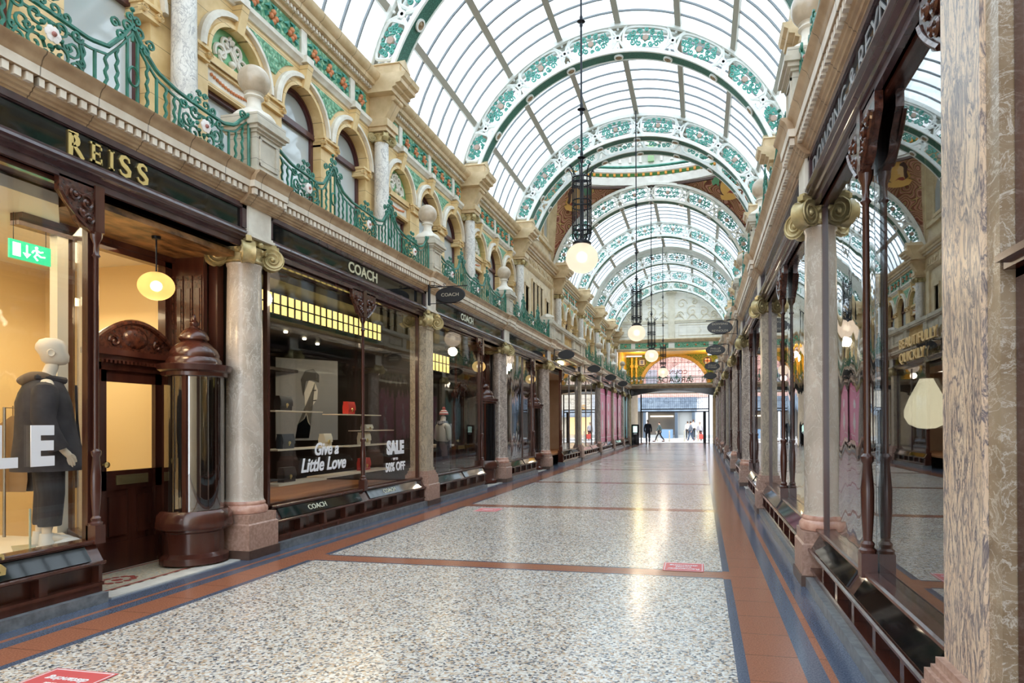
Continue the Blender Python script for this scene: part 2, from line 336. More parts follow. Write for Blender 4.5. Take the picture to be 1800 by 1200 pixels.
# ================================================================== COLUMNS
def volute(mb, c, d, r=.088, th=.10, m=0):
    """disc with a raised spiral on both faces, its axis horizontal, along direction d"""
    ax = Vector((d[0], d[1], 0)).normalized(); side = Vector((-ax.y, ax.x, 0)); n = 18
    # scroll axis is 'side' rotated: disc plane spanned by ax and z
    def P(a, rr, t): return Vector(c)+ax*(rr*math.cos(a))+Vector((0, 0, rr*math.sin(a)))+side*t
    prof = [(.001, -th/2+.012), (r*.8, -th/2+.006), (r, -th/2), (r*.86, -th/6), (r*.86, th/6), (r, th/2), (r*.8, th/2-.006), (.001, th/2-.012)]
    vs = [P(2*PI*i/n, q, t) for q, t in prof for i in range(n)]
    mb.add(vs, [(j*n+i, j*n+(i+1) % n, (j+1)*n+(i+1) % n, (j+1)*n+i) for j in range(len(prof)-1) for i in range(n)], m)
    for sgn in (-1, 1):
        mb.tube([P(a0, q, sgn*(th/2)) for a0, q in ((PI/2-sgn*2*PI*2.1*i/30, r*(.95-.8*i/30)) for i in range(31))], .009*r/.1, 5, m)
        mb.ball(P(0, 0, sgn*(th/2-.004)), .022*r/.1, 8, m, k=6)
def capital_mb(cx, z0, s=1.0):
    mb = MB(); 
    mb.lathe([(.195*s, z0), (.215*s, z0+.015), (.2*s, z0+.035), (.192*s, z0+.05), (.20*s, z0+.10), (.235*s, z0+.13), (.25*s, z0+.155), (.2*s, z0+.18)], (cx, 0, 0), 28)
    for i in range(16):
        a = 2*PI*i/16; mb.ball((cx+.232*s*math.cos(a), .232*s*math.sin(a), z0+.135), .022*s, 6, 0, 1.3, 5)
    for a in (45, 135, 225, 315):
        d = (math.cos(R(a)), math.sin(R(a))); volute(mb, (cx+.30*s*d[0], .30*s*d[1], z0+.085), d, .13*s, .13*s)
    ab = []                                                   # concave-sided abacus
    for q in range(4):
        a0 = R(45+90*q); p0 = Vector((math.cos(a0), math.sin(a0)))*.375*s; a1 = a0+PI/2; p1 = Vector((math.cos(a1), math.sin(a1)))*.375*s
        tn = Vector((-math.sin(a0), math.cos(a0)))*.03*s
        ab.append(p0+tn)
        for t in (.15, .35, .5, .65, .85):
            p = p0.lerp(p1, t); nrm = -(p0+p1).normalized(); ab.append(p+nrm*(.075*s*math.sin(PI*t)))
        ab.append(p1-Vector((-math.sin(a1), math.cos(a1)))*.03*s)
    mb.prism([(cx+p.x, p.y) for p in ab], 'z', z0+.20, z0+.245); mb.prism([(cx+p.x*.93, p.y*.93) for p in ab], 'z', z0+.245, z0+.27)
    for q in range(4):                                        # small flower on each side of the abacus
        a = PI/2*q; mb.ball((cx+.215*s*math.cos(a), .215*s*math.sin(a), z0+.215), .035*s, 8, 0, 1, 5)
    return mb
cx = .27
def shaft_round():
    return MB().lathe([(.215, .64), (.205, .66), (.202, .70), (.203, 1.5), (.198, 2.3), (.187, 3.2), (.184, 3.36), (.195, 3.38), (.195, 3.40)], (cx, 0, 0), 32)
def shaft_square():
    mb = MB(); h = .165; mb.box(cx-h, cx+h, -h, h, .66, 3.40); mb.box(cx-h-.015, cx+h+.015, -h-.015, h+.015, .64, .70); mb.box(cx-h-.012, cx+h+.012, -h-.012, h+.012, 3.34, 3.40); return mb
def base_round():
    return MB().lathe([(.22, .50), (.245, .505), (.255, .535), (.25, .57), (.232, .59), (.222, .60), (.228, .61), (.226, .63), (.212, .645)], (cx, 0, 0), 32)
def base_square():
    mb = MB()
    for a, z0, z1 in ((.235, .50, .57), (.215, .57, .60), (.20, .60, .645)): mb.box(cx-a, cx+a, -a, a, z0, z1)
    return mb
me_round = dict(slab=MB().box(cx-.275, cx+.2, -.275, .275, 0, .10).mesh('slab', BASED),
    plinth=MB().box(cx-.26, cx+.2, -.26, .26, .10, .385).add([(cx-.26, -.26, .385), (cx-.26, .26, .385), (cx+.2, .26, .385), (cx+.2, -.26, .385), (cx-.243, -.243, .40), (cx-.243, .243, .40), (cx+.2, .243, .40), (cx+.2, -.243, .40)], [(0, 1, 5, 4), (1, 2, 6, 5), (3, 0, 4, 7), (4, 5, 6, 7)]).box(cx-.243, cx+.2, -.243, .243, .40, .50).mesh('plinth', PLIN))
me_base = (base_round().mesh('base', PLINM), base_square().mesh('base', PLIN))
me_shaft = {('r', 1): shaft_round().mesh('shaft', SHAFT1), ('r', 2): shaft_round().mesh('shaft', SHAFT2), ('s', 1): shaft_square().mesh('shaft', PILG), ('s', 2): shaft_square().mesh('shaft', PILM)}
me_cap = capital_mb(cx, 3.41).mesh('capital', GOLD)
imp = MB(); imp.box(.06, .5, -.2, .2, 3.74, 4.06); imp.box(.03, .5, -.235, .235, 3.68, 3.715); imp.box(.045, .5, -.215, .215, 3.715, 3.74)
me_imp = imp.mesh('impost_block', PALE)
ordn = ['first', 'second', 'third', 'fourth', 'fifth', 'sixth', 'seventh', 'eighth', 'ninth', 'tenth']
kinds = ['s', 'r', 's', 'r', 'r', 's', 'r', 's', 'r', 's']
stone_txt = {('r', 1): 'round column of grey and pink veined marble', ('r', 2): 'round column of mottled brecciated marble', ('s', 1): 'square pilaster of buff marble', ('s', 2): 'square pilaster of boldly veined cream marble'}
def column(i, side, y):
    k = kinds[i]; v = (1 if i == 1 else 2) if k == 'r' else (2 if (i == 0 and side == 'R') else 1)
    where = 'left' if side == 'L' else 'right'; vis = i-(0 if side == 'R' else 1)
    lab = f"{stone_txt[(k, v)]} with gilt capital, {ordn[vis]} from the front on the {where} side"
    if i == 1 and side == 'L': lab = 'large round grey and pink marble column beside the curved glass showcase, left foreground'
    if i == 0 and side == 'R': lab = 'boldly veined cream marble pilaster at the right edge of the picture'
    t = thing('marble_column' if k == 'r' else 'marble_pilaster', lab, 'column', (None, y, 0), side, f'columns along the {where} arcade')
    if i == 0 and side == 'R':
        part(MB().box(.06, .48, -.22, .22, 3.96, 4.03), 'capital', t, PALE); part(me_round['slab'], 'base_slab', t, None); part(me_round['plinth'], 'plinth', t, None, 'pink granite block'); part(me_base[1], 'base', t, None)
        for o_ in t.children: o_.scale.z = .8 if o_.name.split('.')[0] != 'capital' else 1
        part(MB().box(.105, .435, -.2, .2, .50, 3.96), 'shaft', t, PILM); return t
    part(me_round['slab'], 'base_slab', t, None, 'dark brown slate slab'); part(me_round['plinth'], 'plinth', t, None, 'pink granite block')
    part(me_base[0 if k == 'r' else 1], 'base', t, None); part(me_shaft[(k, v)], 'shaft', t, None); part(me_cap, 'capital', t, None, 'gilded scrolled capital')
    part(me_imp, 'impost_block', t, None, 'pale stone block'); return t
for i, y in enumerate(YS):
    if i > 0: column(i, 'L', y)
    column(i, 'R', 3.37 if i == 0 else y)
# the end pilaster shows a browner face towards the camera: slab added in brown marble for that face
pier = MB().box(.125, .50, 3.06, 3.165, .5, 4.05); solo(pier, 'pilaster_near_slab', PILD, 'brown marble slab with white veins on the near face of the cream pilaster, right edge', 'pier', (None, 0, 0), 'R')

# ================================================================== LOWER CORNICE
def lcorn(mb, y0, y1, dx=0, back=1.4):
    pr = [(.16, 4.03), (.105, 4.03), (.10, 4.04), (.085, 4.045), (.08, 4.06), (.062, 4.065), (.055, 4.085), (.035, 4.095), (.03, 4.115), (.015, 4.125), (.015, 4.20), (-.035, 4.205)]
    mb.prism([(x+dx, z) for x, z in pr]+[(back, 4.205), (back, 4.03)], 'y', y0, y1, 0)
    mb.prism([(x+dx, z) for x, z in [(-.04, 4.205), (-.045, 4.275)]]+[(back, 4.275), (back, 4.205)], 'y', y0, y1, 1)
    mb.prism([(x+dx, z) for x, z in [(-.045, 4.275), (-.055, 4.29), (-.06, 4.315), (-.078, 4.345), (-.103, 4.362), (-.112, 4.385)]]+[(back, 4.385), (back, 4.275)], 'y', y0, y1, 0)
    n = int((y1-y0)/.088)
    for i in range(n):
        y = y0+(i+.3)*(y1-y0)/n; mb.box(dx-.025, dx+.03, y, y+.050, 4.132, 4.196, 1)
for side in 'LR':
    mb = MB(); a = .0 if side == 'L' else 2.2; ylist = [a]+[y for y in YS if y > a+.5]
    for i in range(len(ylist)-1):
        lcorn(mb, ylist[i]+(.31 if i or side == 'R' else 0), ylist[i+1]-.31)
    lcorn(mb, 48.31, 53)
    for y in ylist[1:]: lcorn(mb, y-.31, y+.31, -.06)
    struct(mb, 'trim_1' if side == 'L' else 'trim_2', [CORN, CORNL], (None, 0, 0), side)

# ================================================================== SHOPFRONTS
def post_mb(x, y, z0=.53, z1=3.2):
    mb = MB(); mb.box(x-.05, x+.05, y-.05, y+.05, z0-.03, z0+.13); mb.lathe([(.055, z0+.13), (.058, z0+.15), (.04, z0+.165), (.046, z0+.19), (.03, z0+.21), (.042, z0+.40), (.043, z0+.55), (.03, z0+.72), (.042, z0+.74), (.042, z0+.77), (.024, z0+.79), (.022, z1-.22), (.036, z1-.20), (.024, z1-.18), (.024, z1-.10), (.045, z1-.05), (.05, z1)], (x, y, 0), 14)
    mb.box(x-.045, x+.045, y-.045, y+.045, z1, 3.6); return mb
def bracket_mb(x, y, s):
    mb = MB(); p = [(y+s*.04, 3.18), (y+s*.04, 3.59), (y+s*.36, 3.59), (y+s*.36, 3.46)]
    for i in range(9):
        a = i/8; p.append((y+s*(.35-.27*a-.03*math.sin(2*PI*a)), 3.45-.25*a**.75-.02*math.sin(PI*a)))
    mb.prism(p, 'x', x-.03, x+.02)
    for cy, cz, r, d in ((.12, 3.42, .07, 1), (.22, 3.46, .05, -1), (.09, 3.29, .045, 1), (.15, 3.33, .035, -1)):
        mb.tube([(x-.04, y+s*a, b) for a, b in spiral(cy, cz, r, 1.3, R(40), d)], .013, 5); mb.ball((x-.04, y+s*cy, cz), .02, 6, k=5)
    mb.tube([(x-.035, y+s*(.35-.27*a), 3.45-.25*a**.75) for a in [i/8 for i in range(9)]], .016, 5); return mb
def riser_mb(y0, y1, x=0):
    w = MB(); w.box(x+.10, x+.30, y0, y1, .09, .15); w.box(x+.08, x+.3, y0, y1, .15, .175)
    w.box(x+.18, x+.30, y0, y1, .175, .33); w.box(x+.075, x+.3, y0, y1, .325, .355)
    n = max(2, int(round((y1-y0)/.55)))
    for i in range(n+1):
        y = y0+(y1-y0)*i/n; w.box(x+.10, x+.2, max(y0, y-.035), min(y1, y+.035), .17, .33)
    for (a, b) in ((x+.07, .345), (x+.165, .505)): w.tube([(a, y0, b), (a, y1, b)], .016, 6)
    w.prism([(x+.085, .35), (x+.18, .50), (x+.3, .50), (x+.3, .35)], 'y', y0, y1)
    w.box(x+.15, x+.31, y0, y1, .50, .535); w.tube([(x+.15, y0, .52), (x+.15, y1, .52)], .018, 6)
    return w
def fascia(t, side, y0, y1, glass=BLACKG):
    mb = MB(); mb.box(.14, .5, y0, y1, 3.57, 4.05); mb.box(.085, .2, y0, y1, 3.99, 4.05); mb.box(.10, .2, y0, y1, 3.98, 3.995)
    mb.box(.085, .2, y0, y0+.07, 3.77, 4.05); mb.box(.085, .2, y1-.07, y1, 3.77, 4.05)
    mb.prism([(.2, 3.765), (.10, 3.765), (.085, 3.757), (.085, 3.735), (.055, 3.725), (.05, 3.70), (.075, 3.685), (.075, 3.668), (.11, 3.658), (.12, 3.63), (.15, 3.622), (.15, 3.602), (.18, 3.59), (.18, 3.57), (.3, 3.57), (.3, 3.765)], 'y', y0, y1)
    part(mb, 'fascia_frame', t, WOODP, 'plum painted moulded timber')
    part(MB().box(.118, .14, y0+.07, y1-.07, 3.765, 3.98), 'fascia_glass', t, glass, 'black glass name panel')
def window(t, y0, y1, x=.225, gl=GLASS, z0=.535, z1=3.6, name='window_pane'):
    part(MB().box(x, x+.012, y0, y1, z0, z1), name, t, gl)
def stiles(y0, y1, x=.2, wd=.05):
    mb = MB(); mb.box(x, x+.06, y0, y0+wd, .53, 3.6); mb.box(x, x+.06, y1-wd, y1, .53, 3.6); mb.box(x, x+.06, y0, y1, 3.53, 3.6); return mb
def blackrisers(t, y0, y1):
    n = 2; 
    for i in range(n):
        a, b = y0+(y1-y0)*i/n+.12, y0+(y1-y0)*(i+1)/n-.12
        mb = MB(); mb.add([(.092, a, .366), (.092, b, .366), (.168, b, .486), (.168, a, .486), (.080, a, .372), (.080, b, .372), (.156, b, .494), (.156, a, .494)], [(0, 1, 2, 3), (4, 5, 6, 7), (0, 1, 5, 4), (2, 3, 7, 6), (0, 3, 7, 4), (1, 2, 6, 5)])
        part(mb, 'riser_panel', t, BLACKG, 'black glass sloping panel')
def kerb(t, y0, y1): part(MB().box(.035, .31, y0, y1, 0, .09), 'plinth', t, KERB, 'grey stone kerb')
def shop(side, i, label, y0, y1, posts=(), gl=GLASS, mull=(), thin=()):
    t = thing('shopfront', label, 'shopfront', (None, 0, 0), side); Y0, Y1 = (YS[i] if not (i == 0 and side == 'R') else 3.37)+.2, YS[i+1]-.2
    if i == 0 and side == 'L': Y0 = 1.0
    fascia(t, side, Y0, Y1); kerb(t, y0, y1); part(riser_mb(y0, y1), 'stall_riser', t, WOOD); blackrisers(t, y0, y1)
    part(stiles(y0, y1), 'window_frame', t, WOOD)
    cuts = [y0]+sorted(list(mull)+[p for p in posts if y0+.2 < p < y1-.2])+[y1]
    for k in range(len(cuts)-1):
        window(t, cuts[k]+.01, cuts[k+1]-.01, gl=gl[k] if isinstance(gl, list) else gl)
    for m_ in mull: part(MB().box(.20, .25, m_-.02, m_+.02, .53, 3.5), 'mullion', t, WOOD)
    for p in posts:
        part(post_mb(.17, p), 'post', t, WOOD)
        for s in (-1, 1):
            if (s < 0 and p-.4 > y0) or (s > 0 and p+.4 < y1): part(bracket_mb(.17, p, s), 'bracket', t, WOODC, 'carved bracket')
    return t
def room(i, side, y0, y1, wall, ceil_m, depth=3.6, floor_m=WOODO, ceil=3.45, zf=.45, ent=None):
    mb = MB(); mb.box(depth, depth+.1, y0, y1, 0, 3.7, 0); mb.box(.48, depth, y0-.06, y0, 0, 3.7, 0); mb.box(1.14 if ent else .45, depth, y1, y1+.06, 0, 3.7, 0)
    e = ent or y1; sp = .5 if side == 'L' else .3
    if not ent: mb.box(.5, depth, y0, y1, ceil, ceil+.1, 1); mb.box(.32, depth, y0, y1, zf-.06, zf, 2)
    else:
        pl = lambda a: [(a, y0), (depth, y0), (depth, e+sp-.06), (1.04, e+sp-.06), (a, e-.03)]
        mb.prism(pl(.5), 'z', ceil, ceil+.1, 1); mb.prism(pl(.32), 'z', zf-.06, zf, 2); mb.box(1.14, depth, e+sp-.06, y1, ceil, ceil+.1, 1); mb.box(1.14, depth, e+sp-.06, y1, 0, .04, 2)
    return struct(mb, 'wall_interior', [wall, ceil_m, floor_m], (None, 0, 0), side)

# ---- entry pieces: curved glass showcase, door, panelled lobby
def showcase(side, y, label, dark=False):
    t = thing('curved_showcase', label, 'display case', (None, y, 0), side, 'curved showcases beside the shop doors'); c = (.52, 0, 0); A0, A1 = PI*.5, PI*1.5+.35
    def L(prof, n=26): return MB().lathe(prof, c, n, 0, R(60), R(300))
    part(L([(.30, .03), (.35, .03), (.35, .10), (.31, .13), (.30, .14), (.30, .36), (.33, .38), (.33, .40)]), 'base', t, WOOD)
    part(L([(.335, .40), (.385, .41), (.395, .43), (.375, .56), (.34, .60), (.0, .60)]), 'counter', t, WOOD)
    part(L([(.30, .60), (.30, 2.05)]), 'curved_glass', t, BLACKP if dark else GLASSR)
    part(L([(.30, 2.05), (.335, 2.06), (.335, 2.10), (.37, 2.12), (.38, 2.16), (.385, 2.18), (.3, 2.20), (.0, 2.20)]), 'cornice', t, WOOD)
    part(MB().lathe([(.28, 2.20), (.275, 2.24), (.25, 2.27), (.255, 2.30), (.23, 2.36), (.17, 2.42), (.13, 2.45), (.15, 2.47), (.15, 2.50), (.12, 2.56), (.06, 2.60), (.035, 2.62), (.05, 2.645), (.05, 2.66), (.02, 2.69), (.025, 2.71), (.015, 2.74), (.001, 2.76)], c, 26), 'domed_cap', t, WOOD)
    b = MB()
    for a in (100, 245): b.box(c[0]+.30*math.cos(R(a))-.025, c[0]+.30*math.cos(R(a))+.025, .30*math.sin(R(a))-.02, .30*math.sin(R(a))+.02, .6, 2.06)
    part(b, 'glazing_post', t, WOOD)
    part(MB().box(.55, .62, -.26, .26, .6, 2.05), 'back_panel', t, DARK); return t
def entry(side, y0, y1, label, dy=.55, light=True):
    """lobby between window end y0 and column at y1"""
    lob = MB(); lob.box(1.02, 1.12, y0-.02, y1, 3.34, 3.5, 0); lob.box(.98, 1.02, y0-.02, y1, 3.40, 3.46, 0); lob.box(1.02, 1.12, y1-.10, y1, 0, 3.4, 0); lob.box(1.02, 1.08, y0+(.5 if side == 'L' else .3), y0+(.56 if side == 'L' else .36), 0, 3.4, 0); lob.box(.60, 1.1, y1+.0, y1+.06, .0, 3.5, 0); lob.box(.50, .62, y1+.10, y1+.2, 0, 3.5, 0); lob.box(.24, 1.1, y0-.02, y1+.06, 3.46, 3.52, 1)
    for k in range(4):
        x = .62+.125*k; lob.box(x, x+.09, y1-.012, y1+.002, 2.15, 3.25, 2); lob.box(x+.02, x+.07, y1-.02, y1, 2.3, 3.1, 0)
    t = thing('shop_lobby', label+' lobby with carved wood lining', 'lobby', (None, 0, 0), side)
    part(lob, 'panelling', t, [WOOD, WOODL, WOODC])
    sp = .5 if side == 'L' else .3; rt_ = MB().prism([(.24, y0-.005), (1.02, y0+sp-.005), (1.02, y0+sp+.005), (.24, y0+.005)], 'z', .53, 3.40); part(rt_, 'side_pane', t, GLASS)
    rs = MB().prism([(.2, y0-.06), (1.02, y0+sp-.06), (1.02, y0+sp+.02), (.2, y0+.02)], 'z', 0, .53); part(rs, 'side_riser', t, WOOD)
    st = MB().box(.10, .30, y0+.06, y1-.02, .0, .012); part(st, 'threshold', t, WHITEM, 'white marble sill')
    mo = MB().box(.30, 1.02, y0+.06, y1-.02, .0, .010, 0)
    for (a, b_, c_, d_) in ((.34, .37, y0+.1, y1-.08), (.95, .98, y0+.1, y1-.08)): mo.box(a, b_, c_, d_, .01, .0115, 1)
    for k in range(10):
        y = y0+.12+(y1-y0-.24)*k/10; mo.box(.31, .335, y, y+.05, .01, .0115, 2)
    cyy = (y0+y1)/2-.25
    for k in range(12):
        a = 2*PI*k/12; mo.lathe([(.035, .0), (.035, .0118)], (.62+.12*math.cos(a), cyy+.16*math.sin(a), 0), 8, 1)
    mo.lathe([(.05, .0), (.05, .0118)], (.62, cyy, 0), 10, 1)
    part(mo, 'mosaic', t, [MOSF, mat('mosaic_red', (.30, .06, .05), .4), BASED], 'pale mosaic with red flower and dark border')
    return t
def door(side, y0, y1, label, n):
    t = struct(None, f'door_{n}', None, (None, 0, 0), side); x = 1.02
    fr = MB(); fr.box(x-.03, x+.08, y0-.07, y0, 0, 2.2); fr.box(x-.03, x+.08, y1, y1+.07, 0, 2.2); fr.box(x-.03, x+.08, y0-.07, y1+.07, 2.1, 2.2)
    fr.box(x-.08, x+.05, y0-.13, y1+.13, 2.2, 2.25); fr.box(x-.12, x+.05, y0-.16, y1+.16, 2.25, 2.31)
    for k in range(int((y1-y0+.2)/.05)): fr.box(x-.09, x-.05, y0-.1+k*.05, y0-.075+k*.05, 2.17, 2.2)
    part(fr, 'door_frame', t, WOOD)
    pd = MB(); cyy = (y0+y1)/2; hw = (y1-y0)/2+.14; top = []
    for k in range(17):
        u = -1+k/8; top.append((cyy+u*hw, 2.33+.30*math.cos(u*PI/2)**.8 if abs(u) < 1 else 2.33))
    pd.prism([(cyy-hw, 2.31)]+top+[(cyy+hw, 2.31)], 'x', x-.05, x+.02)
    pd.tube([(x-.07, a, b) for a, b in top], .028, 6); pd.lathe([(.001, -.035), (.09, -.03), (.13, -.012), (.14, .0)], (x-.05, cyy, 2.46), 20, sy=.85, sx=1.15, axis='x')
    for s in (-1, 1):
        pd.tube([(x-.06, cyy+s*a, b) for a, b in spiral(.27, 2.40, .07, 1.2, 0, 1)], .014, 5)
    part(pd, 'pediment', t, WOODC, 'carved arched pediment')
    lf = MB(); lf.box(x, x+.05, y0, y1, 0, .30); lf.box(x, x+.05, y0, y0+.09, .3, 2.1); lf.box(x, x+.05, y1-.09, y1, .3, 2.1); lf.box(x, x+.05, y0, y1, 1.98, 2.1); lf.box(x, x+.05, y0, y1, .85, 1.05)
    lf.box(x, x+.05, cyy-.045, cyy+.045, .3, .85); lf.box(x+.02, x+.04, y0, y1, .25, .9)
    for a, b in ((y0+.12, cyy-.075), (cyy+.075, y1-.12)): lf.box(x+.0, x+.03, a, b, .37, .78)
    d = part(lf, 'door_leaf', t, WOOD); part(MB().box(x+.02, x+.03, y0+.08, y1-.08, 1.04, 1.99), 'door_pane', d, GLASS)
    lp = MB(); lp.box(x-.012, x, cyy-.2, cyy+.2, .90, 1.0); lp.box(x-.018, x-.01, cyy-.15, cyy+.15, .93, .97); part(lp, 'letter_plate', d, mat('brass_plate', (.30, .24, .12), .35, .6), 'dull brass letter plate')
    kn = MB().lathe([(.012, 0), (.012, -.03), (.03, -.04), (.032, -.055), (.001, -.07)], (x, y0+.05, 1.12), 12, axis='x'); part(kn, 'door_knob', d, GOLDM)
    return t
def pendant(x, y, z, label, side='L', rod=3.46):
    t = thing('lobby_pendant', label, 'lamp', (None, y, z), side, 'small globe pendants in the shop lobbies')
    part(MB().tube([(x, 0, .12), (x, 0, rod-z)], .008, 6).lathe([(.05, .115), (.045, .14), (.012, .15)], (x, 0, 0), 14).lathe([(.04, rod-z-.03), (.045, rod-z)], (x, 0, 0), 14), 'rod', t, IRON)
    part(MB().ball((x, 0, 0), .055, 20, 0, 1, 12), 'lamp_core', t, BULB)
    part(MB().ball((x, 0, 0), .168, 32, 0, .86, 18), 'globe', t, SHELLG, 'warm lit ribbed glass globe'); return t
def lamp_light(loc, power, col=(1, .82, .6), r=.15):
    l = bpy.data.lights.new('bulb', 'POINT'); l.energy = power; l.color = col; l.shadow_soft_size = r; o = bpy.data.objects.new('lamp_bulb', l); C.objects.link(o); o.location = loc; o['kind'] = 'structure'; return o
def area_light(loc, power, col, sx, sy):
    l = bpy.data.lights.new('ceiling_light', 'AREA'); l.shape = 'RECTANGLE'; l.size = sx; l.size_y = sy; l.energy = power; l.color = col
    o = bpy.data.objects.new('shop_ceiling_light', l); C.objects.link(o); o.location = loc; return o

# ================================================================== UPPER FACADE
XF = 1.27
def archcell(mb, y0, y1, cyy, r, zs, zb, zt, x0, x1, sill=None, m=0):
    mb.box(x0, x1, y0, cyy-r, zb, zs, m); mb.box(x0, x1, cyy+r, y1, zb, zs, m)
    n = 16; pts = [(cyy-r*math.cos(PI*i/n), zs+r*math.sin(PI*i/n)) for i in range(n+1)]
    for i in range(n):
        (a, b), (c_, d) = pts[i], pts[i+1]; mb.prism([(a, b), (c_, d), (c_, zt), (a, zt)], 'x', x0, x1, m)
    mb.box(x0, x1, y0, cyy-r, zs, zt, m); mb.box(x0, x1, cyy+r, y1, zs, zt, m)
    if sill: mb.box(x0, x1, cyy-r, cyy+r, zb, sill, m)
def ucorn(mb, y0, y1, dx=0, dent=True):
    pr = [(XF+.05, 7.84), (XF-.05, 7.86), (XF-.06, 7.92), (XF-.10, 7.93), (XF-.10, 7.99), (XF-.2, 8.0), (XF-.22, 8.07), (XF-.27, 8.09), (XF-.31, 8.15), (XF-.32, 8.2), (XF+.5, 8.22), (XF+.5, 7.84)]
    mb.prism([(x+(dx if x < XF+.2 else 0), z) for x, z in pr], 'y', y0, y1, 0)
    n = int((y1-y0)/.085)
    for i in range(n if dent else 0):
        y = y0+(i+.3)*(y1-y0)/n; mb.box(XF+dx-.145, XF+dx-.08, y, y+.045, 7.93, 7.985, 1)
winn = [0]
def window_up(side, y, r, zs, sill, pale_low, niche=False):
    winn[0] += 1; t = struct(None, f'window_{winn[0]}', None, (None, y, 0), side); x = 1.42; fr = MB()
    if not niche:
        fr.arch(0, zs, [(x, r-.07), (x+.06, r-.07), (x+.06, r+.01), (x, r+.01)]); fr.arch(0, zs, [(x-.02, r-.03), (x+.02, r-.03), (x+.02, r+.01), (x-.02, r+.01)])
    fr.box(x, x+.06, -r, -r+.07, sill, zs); fr.box(x, x+.06, r-.07, r, sill, zs); fr.box(x-.03, x+.06, -r, r, zs-.06, zs+.03); fr.box(x, x+.06, -r, r, sill, sill+.06)
    part(fr, 'window_frame', t, WINW)
    if not niche:
        n = 14; part(MB().prism([(r*.92*math.cos(PI*i/n), zs+.02+r*.92*math.sin(PI*i/n)) for i in range(n+1)], 'x', x+.04, x+.05), 'fanlight_pane', t, BLIND, 'grey fanlight')
    part(MB().box(x+.04, x+.05, -r+.05, r-.05, sill+.05, zs-.05), 'window_pane', t, PANEW if pale_low else BLIND)
CELLS = (1.12, 2.65, 4.15)
def relief(mb, r, zs, x):
    for s in (-1, 1):
        mb.tube([(x, s*a, b) for a, b in spiral(.20, zs+.16, .13, 1.25, -.6, 1, 20)], .028, 6)
        mb.tube([(x, s*a, b) for a, b in spiral(.10, zs+.33, .10, 1.2, -1.2, 1, 18)], .026, 6)
        mb.tube([(x, s*(.02+.30*t*math.sin(t*2.6)), zs+.03+.30*(1-t)) for t in [i/10 for i in range(11)]], .024, 6)
    mb.tube([(x, .07*math.sin(6*t), zs+.04+.42*t) for t in [i/14 for i in range(15)]], .026, 6)
    mb.ball((x-.01, 0, zs+.10), .05, 10, k=6); mb.lathe([(.001, .46), (.05, .42), (.04, .38), (.02, .36)], (x, 0, zs), 10)
